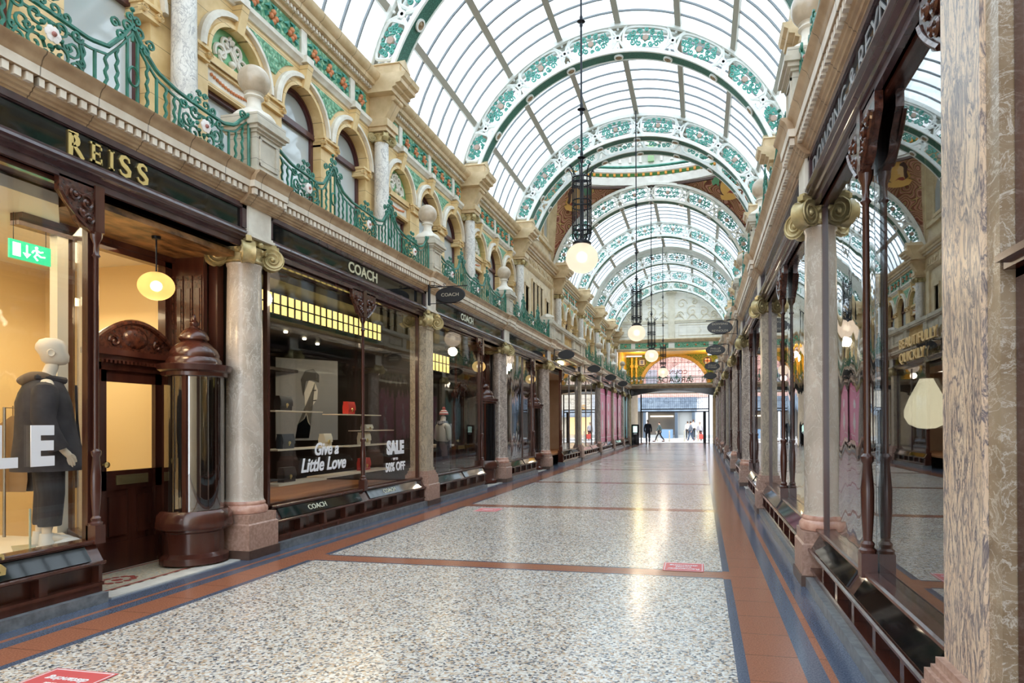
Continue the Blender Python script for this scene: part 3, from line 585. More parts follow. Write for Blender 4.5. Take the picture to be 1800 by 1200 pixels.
def upper_bay(wall, side, i, y0, L):
    k = L/5.0; x0, x1 = XF, XF+.4
    w = MB(); cs = [c_*k for c_ in CELLS]; b = [0, 1.88*k, 3.4*k, L]; r, zs = .53 if k > .9 else .40, 6.40
    for j in range(3):
        archcell(w, b[j], b[j+1], cs[j], r, zs, 4.385, 7.86, x0, x1, 4.9)
    o = part(w, 'arcaded_wall', wall, ARCHST); o.location = (0, y0, 0)
    mb = MB()
    for j, cyy in enumerate(cs):                                     # archivolts, hood moulds, keystones, string course
        mb.arch(cyy, zs, [(x0-.05, r+.00), (x0-.05, r+.05), (x0-.025, r+.06), (x0-.025, r+.12), (x0+.05, r+.12), (x0+.05, r)], n=20)
        mb.arch(cyy, zs, [(x0-.09, r+.12), (x0-.09, r+.17), (x0-.06, r+.20), (x0+.02, r+.20), (x0+.02, r+.12)], n=20, m=1)
        mb.prism([(x0-.07, zs+r-.02), (x0-.16, zs+r+.34), (x0+.05, zs+r+.34), (x0+.05, zs+r-.02)], 'y', cyy-.07, cyy+.07)
    o = part(mb, 'arch_mouldings', wall, [ARCHST, PALE]); o.location = (0, y0, 0)
    st = MB(); st.prism([(x0+.02, 7.26), (x0-.03, 7.27), (x0-.05, 7.31), (x0-.09, 7.34), (x0-.10, 7.40), (x0+.02, 7.41)], 'y', 0, L)
    for cyy in cs: st.box(x0-.15, x0+.02, cyy-.1, cyy+.1, 7.30, 7.41); st.box(x0-.04, x0+.05, cyy-.075, cyy+.075, 7.41, 7.86)
    o = part(st, 'string_course', wall, PALE); o.location = (0, y0, 0)
    im = MB()
    for yy in (b[1], b[2], .42*k+.02, L-.36*k):
        hw = (.21 if yy in (b[1], b[2]) else .12)*min(1, k)
        im.box(x0-.07, x0+.38, yy-hw-.02, yy+hw+.02, zs-.04, zs+.0); im.box(x0-.03, x0+.36, yy-hw, yy+hw, zs-.14, zs-.04); im.box(x0-.05, x0+.38, yy-hw-.01, yy+hw+.01, zs-.18, zs-.145)
        for s in (-1, 1): volute(im, (x0-.05, yy+s*(hw-.01), zs-.10), (0, 1), .05, .06)
    o = part(im, 'impost_capitals', wall, ARCHST); o.location = (0, y0, 0)
    seps = [.32]+cs+[L-.32]
    for j in range(4):                                               # frieze panels of leaves and fruit
        a, e = seps[j]+(.0 if j == 0 else .09), seps[j+1]-(.0 if j == 3 else .09)
        if e-a < .15: continue
        f = MB(); f.box(x0-.012, x0+.02, a, e, 7.43, 7.84, 0)
        for q in range(max(1, int((e-a)/.42))):
            yy = a+(q+.5)*(e-a)/max(1, int((e-a)/.42))
            for (dy, dz) in ((0, .05), (.06, -.02), (-.06, -.03), (0, -.09)): f.ball((x0-.03, yy+dy, 7.64+dz), .045, 8, 1, 1, 5)
            for q2 in range(6):
                an = q2*PI/3+.3; f.tube([(x0-.02, yy+.12*math.cos(an), 7.64+.10*math.sin(an)), (x0-.035, yy+.17*math.cos(an), 7.64+.14*math.sin(an)), (x0-.015, yy+.20*math.cos(an+.3), 7.64+.165*math.sin(an+.3))], [.03, .035, .01], 4, 2)
        o = part(f, 'frieze_panel', wall, [LEAF, FRUIT, GREENP], 'green leaf relief with terracotta fruit'); o.location = (0, y0, 0)
    sp = MB()
    for yy in (b[1], b[2]):                                          # spandrels between arches
        n = 8; pl = []; jl = [c_ for c_ in cs if c_ < yy][-1]; jr = [c_ for c_ in cs if c_ > yy][0]; rr = r+.27
        for q in range(n+1):
            z = 7.16-.36*q/n; dy = math.sqrt(max(0, rr*rr-(z-zs)**2)); pl.append((jl+dy, z))
        pr_ = []
        for q in range(n+1):
            z = 6.80+.36*q/n; dy = math.sqrt(max(0, rr*rr-(z-zs)**2)); pr_.append((jr-dy, z))
        if pl[-1][0] > pr_[0][0]-.0: pl = [p for p in pl if p[0] < yy]; pr_ = [p for p in pr_ if p[0] > yy]
        if len(pl) > 1 and len(pr_) > 1: sp.prism(pl+pr_, 'x', x0-.02, x0+.02, 0)
    if sp.v: o = part(sp, 'spandrel_relief', wall, LEAF); o.location = (0, y0, 0)
    # niche with green tympanum
    ny = cs[0]; n = 16; ni = MB(); ni.prism([(ny+r*math.cos(PI*q/n), zs+r*math.sin(PI*q/n)) for q in range(n+1)], 'x', x0+.10, x0+.14)
    o = part(ni, 'tympanum', wall, TYMP, 'green lunette with cream strapwork'); o.location = (0, y0, 0)
    rl = MB(); relief(rl, r, zs, x0+.08); rl.v = [(a, b_+ny, c_) for a, b_, c_ in rl.v]; q_ = part(rl, 'strapwork', o, PALE)
    lg = MB(); lg.box(x0+.02, x0+.3, ny-r, ny+r, zs-.10, zs+.01); lg.box(x0+.05, x0+.3, ny-r, ny+r, zs-.14, zs-.10); lg.box(x0+.09, x0+.14, ny-r, ny+r, zs-.36, zs-.14, 1); lg.box(x0+.04, x0+.3, ny-r, ny+r, zs-.42, zs-.36)
    for q in range(15): lg.ball((x0+.08, ny-r*.7+q*r*.1, zs-.22-.05*math.sin(PI*q/14)), .024, 6, 2, 1, 4)
    o = part(lg, 'niche_ledge', wall, [ARCHST, PALE, FRUIT]); o.location = (0, y0, 0)
    window_up(side, y0+ny, r-.03, zs-.42, 4.9, True, True)
    window_up(side, y0+cs[1], r, zs-.02, 4.9, True); window_up(side, y0+cs[2], r, zs-.02, 4.9, True)
def upper_column(side, y, lab):
    t = thing('upper_column', lab, 'column', (None, y, 0), side, 'white marble columns of the upper storey'); c = 1.10
    part(UPM['shaft'], 'shaft', t, None); part(UPM['cap'], 'capital', t, None); part(UPM['con'], 'console', t, None, 'cream console with crowning block'); return t
m1 = MB(); m1.box(.93, 1.27, -.17, .17, 4.385, 4.55); m1.lathe([(.155, 4.55), (.165, 4.58), (.145, 4.62), (.147, 5.5), (.135, 7.0)], (1.10, 0, 0), 20)
c1 = capital_mb(1.10, 7.0, .68)
k1 = MB(); k1.box(.90, 1.30, -.20, .20, 7.18, 7.26); k1.box(.86, 1.3, -.23, .23, 7.26, 7.40)
k1.prism([(.98, 7.40), (.93, 7.48), (.80, 7.70), (.76, 7.80), (.76, 7.86), (1.3, 7.86), (1.3, 7.40)], 'y', -.15, .15); k1.tube([(.77, -.17, 7.80), (.77, .17, 7.80)], .05, 10)
k1.prism([(.72, 7.86), (.71, 7.93), (.64, 7.95), (.64, 8.0), (.54, 8.02), (.53, 8.09), (.47, 8.12), (.44, 8.2), (1.3, 8.2), (1.3, 7.86)], 'y', -.33, .33)
for q in range(7): k1.box(.655, .71, -.3+q*.09, -.26+q*.09, 7.95, 8.0)
k1.box(.62, 1.3, -.22, .22, 8.2, 8.42); k1.prism([(-.25, 8.42), (.25, 8.42), (.14, 8.50), (0, 8.60), (-.14, 8.50)], 'x', .60, 1.2); k1.box(.60, .66, -.16, .16, 8.24, 8.40); k1.ball((.80, 0, 8.62), .05, 8, k=6)
UPM = dict(shaft=m1.mesh('shaft', WMARB), cap=c1.mesh('capital', GOLD), con=k1.mesh('console', UPC))
def crossing_bay(wall, side, y0, L):
    x0 = XF; w = MB(); zt = 7.86; ops = [(1.5, .22, 5.35, 6.6), (2.5, .16, 5.0, 6.95), (3.1, .16, 5.0, 6.95), (3.7, .16, 5.0, 6.95), (4.75, .22, 5.35, 6.6)]
    last = 0
    for (yy, hw, za, zb) in ops:
        w.box(x0, x0+.4, last, yy-hw, 4.385, zt); w.box(x0, x0+.4, yy-hw, yy+hw, 4.385, za); w.box(x0, x0+.4, yy-hw, yy+hw, zb, zt); last = yy+hw
        w.box(x0-.04, x0+.1, yy-hw-.08, yy-hw, za-.1, zb+.06); w.box(x0-.04, x0+.1, yy+hw, yy+hw+.08, za-.1, zb+.06); w.box(x0-.06, x0+.1, yy-hw-.1, yy+hw+.1, zb, zb+.1); w.box(x0-.06, x0+.1, yy-hw-.1, yy+hw+.1, za-.12, za)
    w.box(x0, x0+.4, last, L, 4.385, zt)
    for yy in (.7, 5.6): w.box(x0-.07, x0, yy-.16, yy+.16, 4.385, 7.3)
    w.prism([(x0+.02, 7.26), (x0-.05, 7.30), (x0-.10, 7.40), (x0+.02, 7.41)], 'y', 0, L)
    for a, e in ((.45, 1.5), (1.7, 2.9), (3.1, 4.4), (4.6, 5.8)):
        w.box(x0-.02, x0, a, e, 7.48, 7.80); w.tube([(x0-.03, a+.08+(e-a-.16)*q/20, 7.64+.09*math.sin(q*PI/2.5)) for q in range(21)], .022, 5)
    o = part(w, 'stone_wall', wall, STONE); o.location = (0, y0, 0)
    for (yy, hw, za, zb) in ops:
        winn[0] += 1; t = struct(None, f'window_{winn[0]}', None, (None, y0+yy, 0), side); f = MB(); f.box(x0+.2, x0+.25, -hw, -hw+.04, za, zb); f.box(x0+.2, x0+.25, hw-.04, hw, za, zb); f.box(x0+.2, x0+.25, -hw, hw, za, za+.04); f.box(x0+.2, x0+.25, -hw, hw, zb-.04, zb)
        part(f, 'window_frame', t, ARCHST); part(MB().box(x0+.22, x0+.23, -hw+.03, hw-.03, za+.03, zb-.03), 'window_pane', t, BLIND)
for side in 'LR':
    wall = struct(None, 'wall_left' if side == 'L' else 'wall_right', None, (None, 0, 0), side)
    for i in range(len(YS)-1):
        y0, L = YS[i], YS[i+1]-YS[i]
        if i == 4: crossing_bay(wall, side, y0, L)
        else: upper_bay(wall, side, i, y0, L)
    back = MB(); back.box(1.7, 1.8, -8, 54, 4.385, 8.6); back.box(.5, 4.0, -8, 2.2, 0, 4.385); back.box(4.2, 4.3, 1, 48, 0, 4.4); back.box(.55, 1.8, 48, 53, 0, 4.1); back.box(1.27, 1.7, -8, 2.2, 4.385, 8.2); back.box(.4, 4.2, 2, 53, 4.2, 4.38)
    part(back, 'masonry_backing', wall, STONE)
    cn = MB()
    for i in range(len(YS)-1): ucorn(cn, YS[i]+.33, YS[i+1]-.33)
    ucorn(cn, -8, 1.87, dent=False)
    struct(cn, 'trim_3' if side == 'L' else 'trim_4', [UPC, CORNL], (None, 0, 0), side)
    for i, y in enumerate(YS):
        if i == 0: continue
        upper_column(side, y, f"white marble upper storey column, {ordn[i-1]} from the front on the {'left' if side=='L' else 'right'}, gilt capital and console")

# ================================================================== BALCONY: pedestals, ball finials, railings
def pedestal_mb():
    p = MB(); p.box(-.08, .36, -.24, .24, 4.385, 4.46); p.box(-.05, .33, -.21, .21, 4.46, 4.86)
    p.box(-.065, -.05, -.16, .16, 4.80, 4.83); p.box(-.065, -.05, -.16, .16, 4.50, 4.53); p.box(-.065, -.05, -.16, -.13, 4.5, 4.83); p.box(-.065, -.05, .13, .16, 4.5, 4.83)
    p.box(-.07, .35, -.23, .23, 4.86, 4.89); p.box(-.10, .38, -.26, .26, 4.89, 4.93); p.box(-.13, .41, -.29, .29, 4.93, 4.98); p.box(-.10, .38, -.26, .26, 4.98, 5.07); return p
fin = MB(); fin.lathe([(.24, 5.07), (.235, 5.11), (.20, 5.15), (.12, 5.20), (.085, 5.24), (.075, 5.30), (.08, 5.345), (.11, 5.36), (.105, 5.375), (.085, 5.385), (.09, 5.40), (.11, 5.41)], (.14, 0, 0), 24)
finb = MB().ball((.14, 0, 5.565), .178, 28, k=16)
PM = dict(block=pedestal_mb().mesh('block', PEDST), neck=fin.mesh('finial_neck', PALE), ball=finb.mesh('finial_ball', noisy('ball_stone', (.42, .34, .25), (.58, .49, .38), 6, .3, coat=.3)))
cap2 = MB(); cap2.box(-.05, .33, -.21, .21, 5.07, 5.16); cap2.lathe([(.26, 5.16), (.22, 5.22), (.10, 5.28), (.02, 5.30)], (.14, 0, 0), 4); PM['cap'] = cap2.mesh('pedestal_cap', PEDST)
for side in 'LR':
    for i, y in enumerate(YS[:-1]):
        ball = i not in (4, 5)
        w_ = 'left' if side == 'L' else 'right'
        t = thing('balcony_pedestal', f"stone balcony pedestal {'topped by a polished ball' if ball else 'with flat cap, no ball'}, {ordn[i]} from the front on the {w_}", 'pedestal', (None, y, 0), side, f'balcony pedestals on the {w_}')
        part(PM['block'], 'block', t, None)
        if ball: part(PM['neck'], 'finial_neck', t, None); part(PM['ball'], 'finial_ball', t, None)
        else: part(PM['cap'], 'pedestal_cap', t, None)
LR_ = 4.5
FLW, PKS = (.13, .48, .84), (.275, .655)
keys = [(0, .50), (.03, .45), (.07, .40), (.13, .39), (.19, .37), (.225, .42), (.25, .58), (.275, .76), (.30, .60), (.335, .47), (.39, .41), (.48, .40), (.56, .38), (.60, .42), (.63, .58), (.655, .76), (.68, .60), (.715, .47), (.77, .41), (.84, .39), (.91, .38), (.95, .44), (.975, .56), (1, .66)]
def rh(t):
    for (a, p), (b, q) in zip(keys, keys[1:]):
        if a <= t <= b: u = (t-a)/(b-a); return p+(q-p)*u
    return .5
def rail_proto(side, y, label):
    t = thing('balcony_railing', label, 'railing', (None, y+.25, 4.385), side, 'wrought iron balcony railings'); x = .02
    top = MB(); P = [(x, LR_*i/90, rh(i/90)) for i in range(91)]; top.tube(P, .021, 6); top.tube([(x, a, b-.075) for _, a, b in P], .013, 4); top.tube([(x, 0, .03), (x, LR_, .03)], .018, 4)
    for tt in (.0, 1.0): top.tube([(x, tt*LR_, 0), (x, tt*LR_, .56)], .018, 6)
    part(top, 'rail', t, GREEN)
    n = 42
    for k in range(1, n):
        tt = k/n; y_ = tt*LR_; h = rh(tt)-.07
        if min(abs(tt-c_) for c_ in FLW) < .06: continue
        b = MB()
        if k % 3 == 0 or min(abs(tt-c_) for c_ in PKS) < .03: b.tube([(x, y_, .03), (x, y_, h)], .0145, 4)
        else: b.tube([(x+.0, y_+.011*math.sin(z*60), z) for z in [.03+(h-.03)*q/16 for q in range(17)]], .014, 4)
        part(b, 'baluster', t, GREEN)
    for c_ in FLW:                                                   # scrolled panels with a white flower
        s = MB(); yc = c_*LR_
        for sg in (-1, 1):
            for (dy, dz, r, a0, d) in ((.11, .09, .085, PI, -1), (.20, .20, .085, PI, 1), (.10, .31, .08, PI, 1), (.23, .06, .05, 0, 1), (.24, .33, .055, 0, -1), (.05, .44, .055, PI+1, 1), (.15, .43, .05, PI, 1), (.03, .04, .035, PI, -1), (.04, .52, .035, 0, 1), (.16, .19, .04, PI, 1), (.28, .13, .035, PI, 1)):
                s.tube([(x-.01, yc+sg*a, b) for a, b in spiral(dy, dz, r, 1.25, a0, d, 13)], .0125, 4)
            s.tube([(x, yc+sg*.30, .03), (x, yc+sg*.29, .2), (x, yc+sg*.26, .36)], .013, 4)
        for q in range(8): s.ball((x-.03, yc+.09*math.cos(q*.785), .20+.09*math.sin(q*.785)), .022, 5, 0, 1, 4)
        part(s, 'scroll_panel', t, GREEN)
        f = MB()
        for q in range(6):
            a = q*PI/3; f.lathe([(.001, -.012), (.034, -.006), (.034, .004), (.001, .01)], (x-.055, yc+.035*math.cos(a), .20+.035*math.sin(a)), 8, 0, axis='x')
        f.ball((x-.07, yc, .20), .02, 8, 1, k=5); part(f, 'flower', t, [FLOWER, PINKC], 'white painted flower with dark centre')
    for c_ in PKS:
        s = MB(); yc = c_*LR_
        for sg in (-1, 1):
            for (dy, dz, r, a0) in ((.065, .70, .06, PI), (.13, .58, .055, PI), (.04, .80, .04, PI), (.19, .66, .05, PI)): s.tube([(x-.01, yc+sg*a, b) for a, b in spiral(dy, dz, r, 1.3, a0, -1, 14)], .0125, 4)
        s.tube([(x, yc, .60), (x, yc, .90)], [.016, .006], 5); s.ball((x, yc, .89), .022, 6, k=5)
        s.tube([(x-.012, yc+.055*math.cos(a), .28+.085*math.sin(a)) for a in [2*PI*q/18 for q in range(18)]], .012, 5, closed=True)
        part(s, 'crest_scroll', t, GREEN)
    for c_, sg in ((.012, 1), (.988, -1)):
        s = MB(); yc = c_*LR_; s.tube([(x-.01, yc+sg*a, b) for a, b in spiral(.06, .60, .055, 1.4, PI, -1, 14)], .012, 4); part(s, 'end_scroll', t, GREEN)
    return t
rail0 = None; rn = {0: 'nearest', 1: 'second', 2: 'third', 3: 'fourth', 5: 'fifth', 6: 'sixth', 7: 'seventh', 8: 'eighth'}
for side in 'LR':
    for i in range(len(YS)-1):
        if i == 4: continue
        lab = f"green wrought iron balcony railing with white flowers, {rn[i]} on the {'left' if side=='L' else 'right'} side"
        if rail0 is None: rail0 = rail_proto(side, YS[i], lab); continue
        t = dup(rail0, (None, YS[i]+.25, 4.385), side, lab); t.scale[1] = (YS[i+1]-YS[i]-.5)/LR_
    # stone parapet at the crossing
    t = thing('stone_parapet', f"stone parapet with pierced panels at the crossing, {'left' if side=='L' else 'right'} side", 'parapet', (None, YS[4], 0), side)
    p = MB(); p.box(-.03, .25, .25, 5.95, 4.385, 4.50); p.box(-.09, .30, .25, 5.95, 4.93, 5.05); p.box(-.06, .27, .25, 5.95, 4.88, 4.93)
    for a, e in ((.25, .6), (1.8, 2.1), (3.9, 4.2), (5.6, 5.95)): p.box(-.03, .25, a, e, 4.5, 4.88)
    p.box(.03, .2, .6, 1.8, 4.5, 4.88); p.box(.03, .2, 4.2, 5.6, 4.5, 4.88); p.box(.0, .03, .75, 1.65, 4.57, 4.81); p.box(.0, .03, 4.4, 5.4, 4.57, 4.81); part(p, 'parapet_wall', t, PEDST)
    g = MB()
    for q in range(11): g.lathe([(.03, 4.5), (.045, 4.56), (.06, 4.66), (.035, 4.80), (.05, 4.88)], (.10, 2.18+q*.165, 0), 8)
    part(g, 'pierced_panel', t, ARCHST)

# ================================================================== ROOF
RO, ZO, RI, ZI = 4.42, 7.33, 3.95, 7.05
def po(a, r=RO): return (r*math.cos(a), ZO+r*math.sin(a))
def pi_(a, r=RI): return (r*math.cos(a), ZI+r*math.sin(a))
AO0, AI0 = R(12), R(17.5)
def ring_prof(mb, fn, a0, r, dr, y0, y1, n=64, m=0):
    pts = [(math.cos(a0+(PI-2*a0)*i/n), math.sin(a0+(PI-2*a0)*i/n)) for i in range(n+1)]; z = ZO if fn is po else ZI
    vs = []
    for c_, s_ in pts:
        for rr, y in ((r, y0), (r, y1), (r+dr, y1), (r+dr, y0)): vs.append((rr*c_, y, z+rr*s_))
    mb.add(vs, [(i*4+k, i*4+(k+1) % 4, (i+1)*4+(k+1) % 4, (i+1)*4+k) for i in range(n) for k in range(4)]+[(0, 1, 2, 3), (n*4, n*4+1, n*4+2, n*4+3)], m)
def lat(a, u):      # a: angle (deg, outer), u: 0 inner .. 1 outer
    A = R(a); f = (A-PI/2)/(PI/2-AO0); B = PI/2+f*(PI/2-AI0); p, q = pi_(B, RI+.05), po(A, RO-.06); return (p[0]+(q[0]-p[0])*u, p[1]+(q[1]-p[1])*u)
RIBM = {}
fr = MB(); ring_prof(fr, po, AO0, RO-.08, .11, -.17, -.07); ring_prof(fr, pi_, AI0, RI-.01, .085, -.18, -.125); ring_prof(fr, pi_, AI0, RI-.01, .07, .20, .24); ring_prof(fr, po, AO0, RO-.08, .11, .14, .24)
J = [30, 50, 70, 90, 110, 130, 150]
for j in J:
    for s in (-1, 1): fr.tube([(*[lat(j+s*3.2*(1-2*u)*1.0, u)[0]], -.11, lat(j+s*3.2*(1-2*u), u)[1]) for u in [q/6 for q in range(7)]], .036, 5)
    c_ = lat(j, .5); fr.lathe([(.035, -.04), (.08, -.04), (.08, .02), (.035, .02), (.035, -.04)], (c_[0], -.11, c_[1]), 10, axis='y')
    for u in (.0, 1.0): c_ = lat(j, .12+.76*u); fr.lathe([(.012, -.02), (.028, -.02), (.028, .02), (.012, .02), (.012, -.02)], (c_[0], -.11, c_[1]), 8, axis='y')
PAN = [(30, 50), (50, 70), (70, 90), (90, 110), (110, 130), (130, 150), (15, 30), (150, 165)]
def panloop(a, b, inset=.0, n=8):
    m_, h = (a+b)/2, (b-a)/2-2.0; L = []
    for q in range(36):
        th = 2*PI*q/36; ex = .45; cc, ss = math.cos(th), math.sin(th); L.append(lat(m_+h*math.copysign(abs(cc)**ex, cc)*(1-inset), .5+.44*math.copysign(abs(ss)**ex, ss)*(1-inset)))
    return L
for a, b in PAN: fr.tube([(x, -.11, z) for x, z in panloop(a, b)], .036, 5, closed=True)
RIBM['frame'] = fr.mesh('arch_frame', WHITEP)
def scrollpan(a, b):
    s = MB(); m_ = (a+b)/2; h = (b-a)/2-2.6; w_ = h/7.4
    for (da, u, r, a0, d) in ((-.62, .30, .085, 0, 1), (-.62, .70, .085, 1, -1), (.62, .30, .085, 2, -1), (.62, .70, .085, 3, 1), (-.30, .28, .075, 0, -1), (-.30, .74, .075, 1, 1), (.30, .28, .075, 2, 1), (.30, .74, .075, 3, -1), (-.82, .5, .07, 1, 1), (.82, .5, .07, 2, -1), (-.45, .5, .06, 0, 1), (.45, .5, .06, 4, -1), (0, .18, .05, 0, 1), (0, .84, .05, 2, 1), (-.17, .5, .05, 2, 1), (.17, .5, .05, 2, -1)):
        c_ = lat(m_+da*h, u); s.tube([(x, -.11, z) for x, z in spiral(c_[0], c_[1], r*min(1, w_), 1.3, a0, d, 12)], .024, 4)
    s.tube([(lat(m_-h*.9+1.8*h*q/16, .5+.18*math.sin(q*1.4))[0], -.11, lat(m_-h*.9+1.8*h*q/16, .5+.18*math.sin(q*1.4))[1]) for q in range(17)], .016, 4)
    c_ = lat(m_, .5); s.lathe([(.001, -.04), (.07, -.035), (.085, -.01), (.085, .02), (.001, .02)], (c_[0], -.11, c_[1]), 10, 1, axis='y'); return s
for k, (a, b) in enumerate(PAN): RIBM[k] = scrollpan(a, b).mesh('scroll_panel', [GREENP, BOSSP])
so = MB(); ring_prof(so, pi_, AI0, RI+.005, .012, -.13, .21); RIBM['soffit'] = so.mesh('soffit_band', DGREEN)
gut = MB(); ring_prof(gut, po, AO0, RO-.05, .05, -.05, .08); RIBM['gut'] = gut.mesh('crown_band', PURL)
bo = {}
for j in J:
    A = R(j); f = (A-PI/2)/(PI/2-AO0); B = PI/2+f*(PI/2-AI0); mbb = MB(); c_ = pi_(B, RI-.012)
    # disc facing the centre
    ax = Vector((-math.cos(B), 0, -math.sin(B))); u_ = Vector((0, 1, 0)); v_ = ax.cross(u_)
    vs = [Vector((c_[0], .05, c_[1]))+(u_*math.cos(2*PI*i/14)+v_*math.sin(2*PI*i/14))*r+ax*h for r, h in ((.12, -.01), (.12, .03), (.085, .03), (.075, .012), (.04, .02), (.001, .045)) for i in range(14)]
    mbb.add(vs[:42], [(q*14+i, q*14+(i+1) % 14, (q+1)*14+(i+1) % 14, (q+1)*14+i) for q in range(2) for i in range(14)], 0); mbb.add(vs[28:], [(q*14+i, q*14+(i+1) % 14, (q+1)*14+(i+1) % 14, (q+1)*14+i) for q in range(3) for i in range(14)], 1)
    bo[j] = mbb.mesh('boss', [WHITEP, BOSS])
foot = MB()
for s in (-1, 1): foot.box(s*4.34 if s > 0 else -4.38, s*4.38 if s > 0 else -4.34, -.17, .2, 8.2, 8.35); foot.prism([(s*3.70, 8.2), (s*3.70, 8.27), (s*3.85, 8.34), (s*4.38, 8.45), (s*4.38, 8.2)], 'y', -.19, .22)
RIBM['foot'] = foot.mesh('foot_shoe', PALE)
RIBY = [7.2, 12.2, 17.2, 22.2, 23.35, 28.55, 33.9, 39.6, 44.6, 47.5]
rnm = ['nearest, just overhead', 'second from the camera', 'third from the camera', 'near one of the pair before the dome', 'far one of the pair before the dome', 'just beyond the dome', 'second beyond the dome', 'third beyond the dome', 'fourth beyond the dome', 'framing the end lunette']
def rib(y, lab):
    t = thing('roof_arch', f'white and green iron roof arch, {lab}', 'roof arch', (XC, y, 0), None, 'openwork iron arches of the roof')
    part(RIBM['frame'], 'arch_frame', t, None)
    for k in range(8): part(RIBM[k], 'scroll_panel', t, None, 'green scrollwork')
    part(RIBM['soffit'], 'soffit_band', t, None, 'dark green pierced band'); part(RIBM['gut'], 'crown_band', t, None)
    for j in J: part(bo[j], 'boss', t, None, 'gilt rosette')
    part(RIBM['foot'], 'foot_shoe', t, None)
for y, l in zip(RIBY, rnm): rib(y, l)
ceil = struct(None, 'ceiling', None, (XC, 0, 0))
def roofseg(y0, y1):
    A = [8, 30, 50, 70, 90, 110, 130, 150, 172]; RG = RO+.07
    for a, b in zip(A, A[1:]):
        p, q = po(R(a), RG), po(R(b), RG); n = 3; vs = []
        for i in range(n+1):
            c_ = po(R(a+(b-a)*i/n), RG); d_ = po(R(a+(b-a)*i/n), RG+.012); vs += [(c_[0], y0, c_[1]), (c_[0], y1, c_[1]), (d_[0], y1, d_[1]), (d_[0], y0, d_[1])]
        mb = MB(); mb.add(vs, [(i*4+k, i*4+(k+1) % 4, (i+1)*4+(k+1) % 4, (i+1)*4+k) for i in range(n) for k in range(4)]); part(mb, 'glass_sheet', ceil, ROOFG)
    for a in A:
        c_, d_ = po(R(a), RO-.02), po(R(a), RO+.07); t_ = Vector((-math.sin(R(a)), math.cos(R(a))))*.075; mb = MB()
        mb.prism([(c_[0]-t_.x, c_[1]-t_.y), (c_[0]+t_.x, c_[1]+t_.y), (d_[0]+t_.x, d_[1]+t_.y), (d_[0]-t_.x, d_[1]-t_.y)], 'y', y0, y1); part(mb, 'purlin', ceil, PURL)
    g = MB(); n = max(2, int(round((y1-y0)/.56)))
    for i in range(1, n):
        y = y0+(y1-y0)*i/n; g.tube([(po(R(8+164*q/32), RG-.02)[0], y, po(R(8+164*q/32), RG-.02)[1]) for q in range(33)], .030, 4)
    part(g, 'glazing_bars', ceil, BARM)
for y0, y1 in ((-6, -.5), (-.5, 2.2), (2.2, 7.2), (7.2, 12.2), (12.2, 17.2), (17.2, 22.2), (22.2, 23.4), (28.5, 33.9), (33.9, 38.6), (40.2, 44.6), (44.6, 47.9)): roofseg(y0, y1)
wb = MB(); ring_prof(wb, po, R(8), RO, .08, 38.6, 40.2); part(wb, 'plaster_band', ceil, WHITEP)
sk = MB()
for s in (-1, 1):
    x = s*(RO*math.cos(R(8))+.04); sk.box(min(x, x+s*.06), max(x, x+s*.06), -6, 48, 8.15, ZO+RO*math.sin(R(8)))
part(sk, 'kerb_upstand', ceil, PURL)

# ================================================================== DOME OVER THE CROSSING
DY, DA, DB = 25.9, 4.25, 2.62
dome = thing('dome', 'white plaster oval dome ring with green and orange bands over the crossing', 'dome', (XC, DY, 0))
def ell(prof, m=0, n=72): return MB().lathe([(r, z) for r, z in prof], (0, 0, 0), n, m, sx=DA, sy=DB, cap=False)
PLAST = noisy('dome_plaster', (.74, .73, .70), (.86, .86, .83), 3, .5)
part(ell([(1.0, 11.62), (1.0, 11.72), (.985, 11.74), (.985, 12.02), (1.0, 12.05), (1.0, 12.1)]), 'ring_fascia', dome, PLAST)
part(ell([(1.0, 12.1), (.995, 12.24)]), 'bead_band', dome, mat('band_green', (.04, .17, .03), .4), 'green band with orange beads')
bd = MB()
for i in range(84): a = 2*PI*i/84; bd.box(DA*math.cos(a)*.99-.05, DA*math.cos(a)*.99+.05, DB*math.sin(a)*.99-.05, DB*math.sin(a)*.99+.05, 12.12, 12.22)
part(bd, 'orange_beads', dome, mat('bead_orange', (.75, .32, .04), .4))
part(ell([(.995, 12.24), (.98, 12.28), (.98, 12.40), (1.0, 12.44)]), 'upper_fascia', dome, PLAST)
part(ell([(.99, 12.44), (.96, 12.50), (.99, 12.57)]), 'rope_band', dome, GREENP)
part(ell([(1.0, 12.57), (1.0, 12.7), (1.10, 12.72), (1.10, 15.6)]), 'drum_wall', dome, PLAST)
bl = MB()
for i in range(60):
    a = 2*PI*i/60
    if i % 10 == 5: bl.box(DA*math.cos(a)-.13, DA*math.cos(a)+.13, DB*math.sin(a)-.1, DB*math.sin(a)+.1, 12.7, 13.75, 1)
    else: bl.lathe([(.07, 12.7), (.05, 12.8), (.085, 13.25), (.10, 13.3), (.10, 13.36), (.07, 13.4)], (DA*math.cos(a), DB*math.sin(a), 0), 6)
part(bl, 'balustrade', dome, [PLAST, mat('pale_green_pier', (.35, .55, .30), .5)])
part(ell([(.96, 13.40), (.96, 13.48), (1.04, 13.5), (1.04, 13.4), (.96, 13.40)]), 'handrail', dome, PLAST)
part(ell([(1.10, 15.6), (.95, 16.6), (.6, 17.4), (.2, 17.7), (.001, 17.75)], n=36), 'glass_cap', dome, ROOFG)
PEND = None
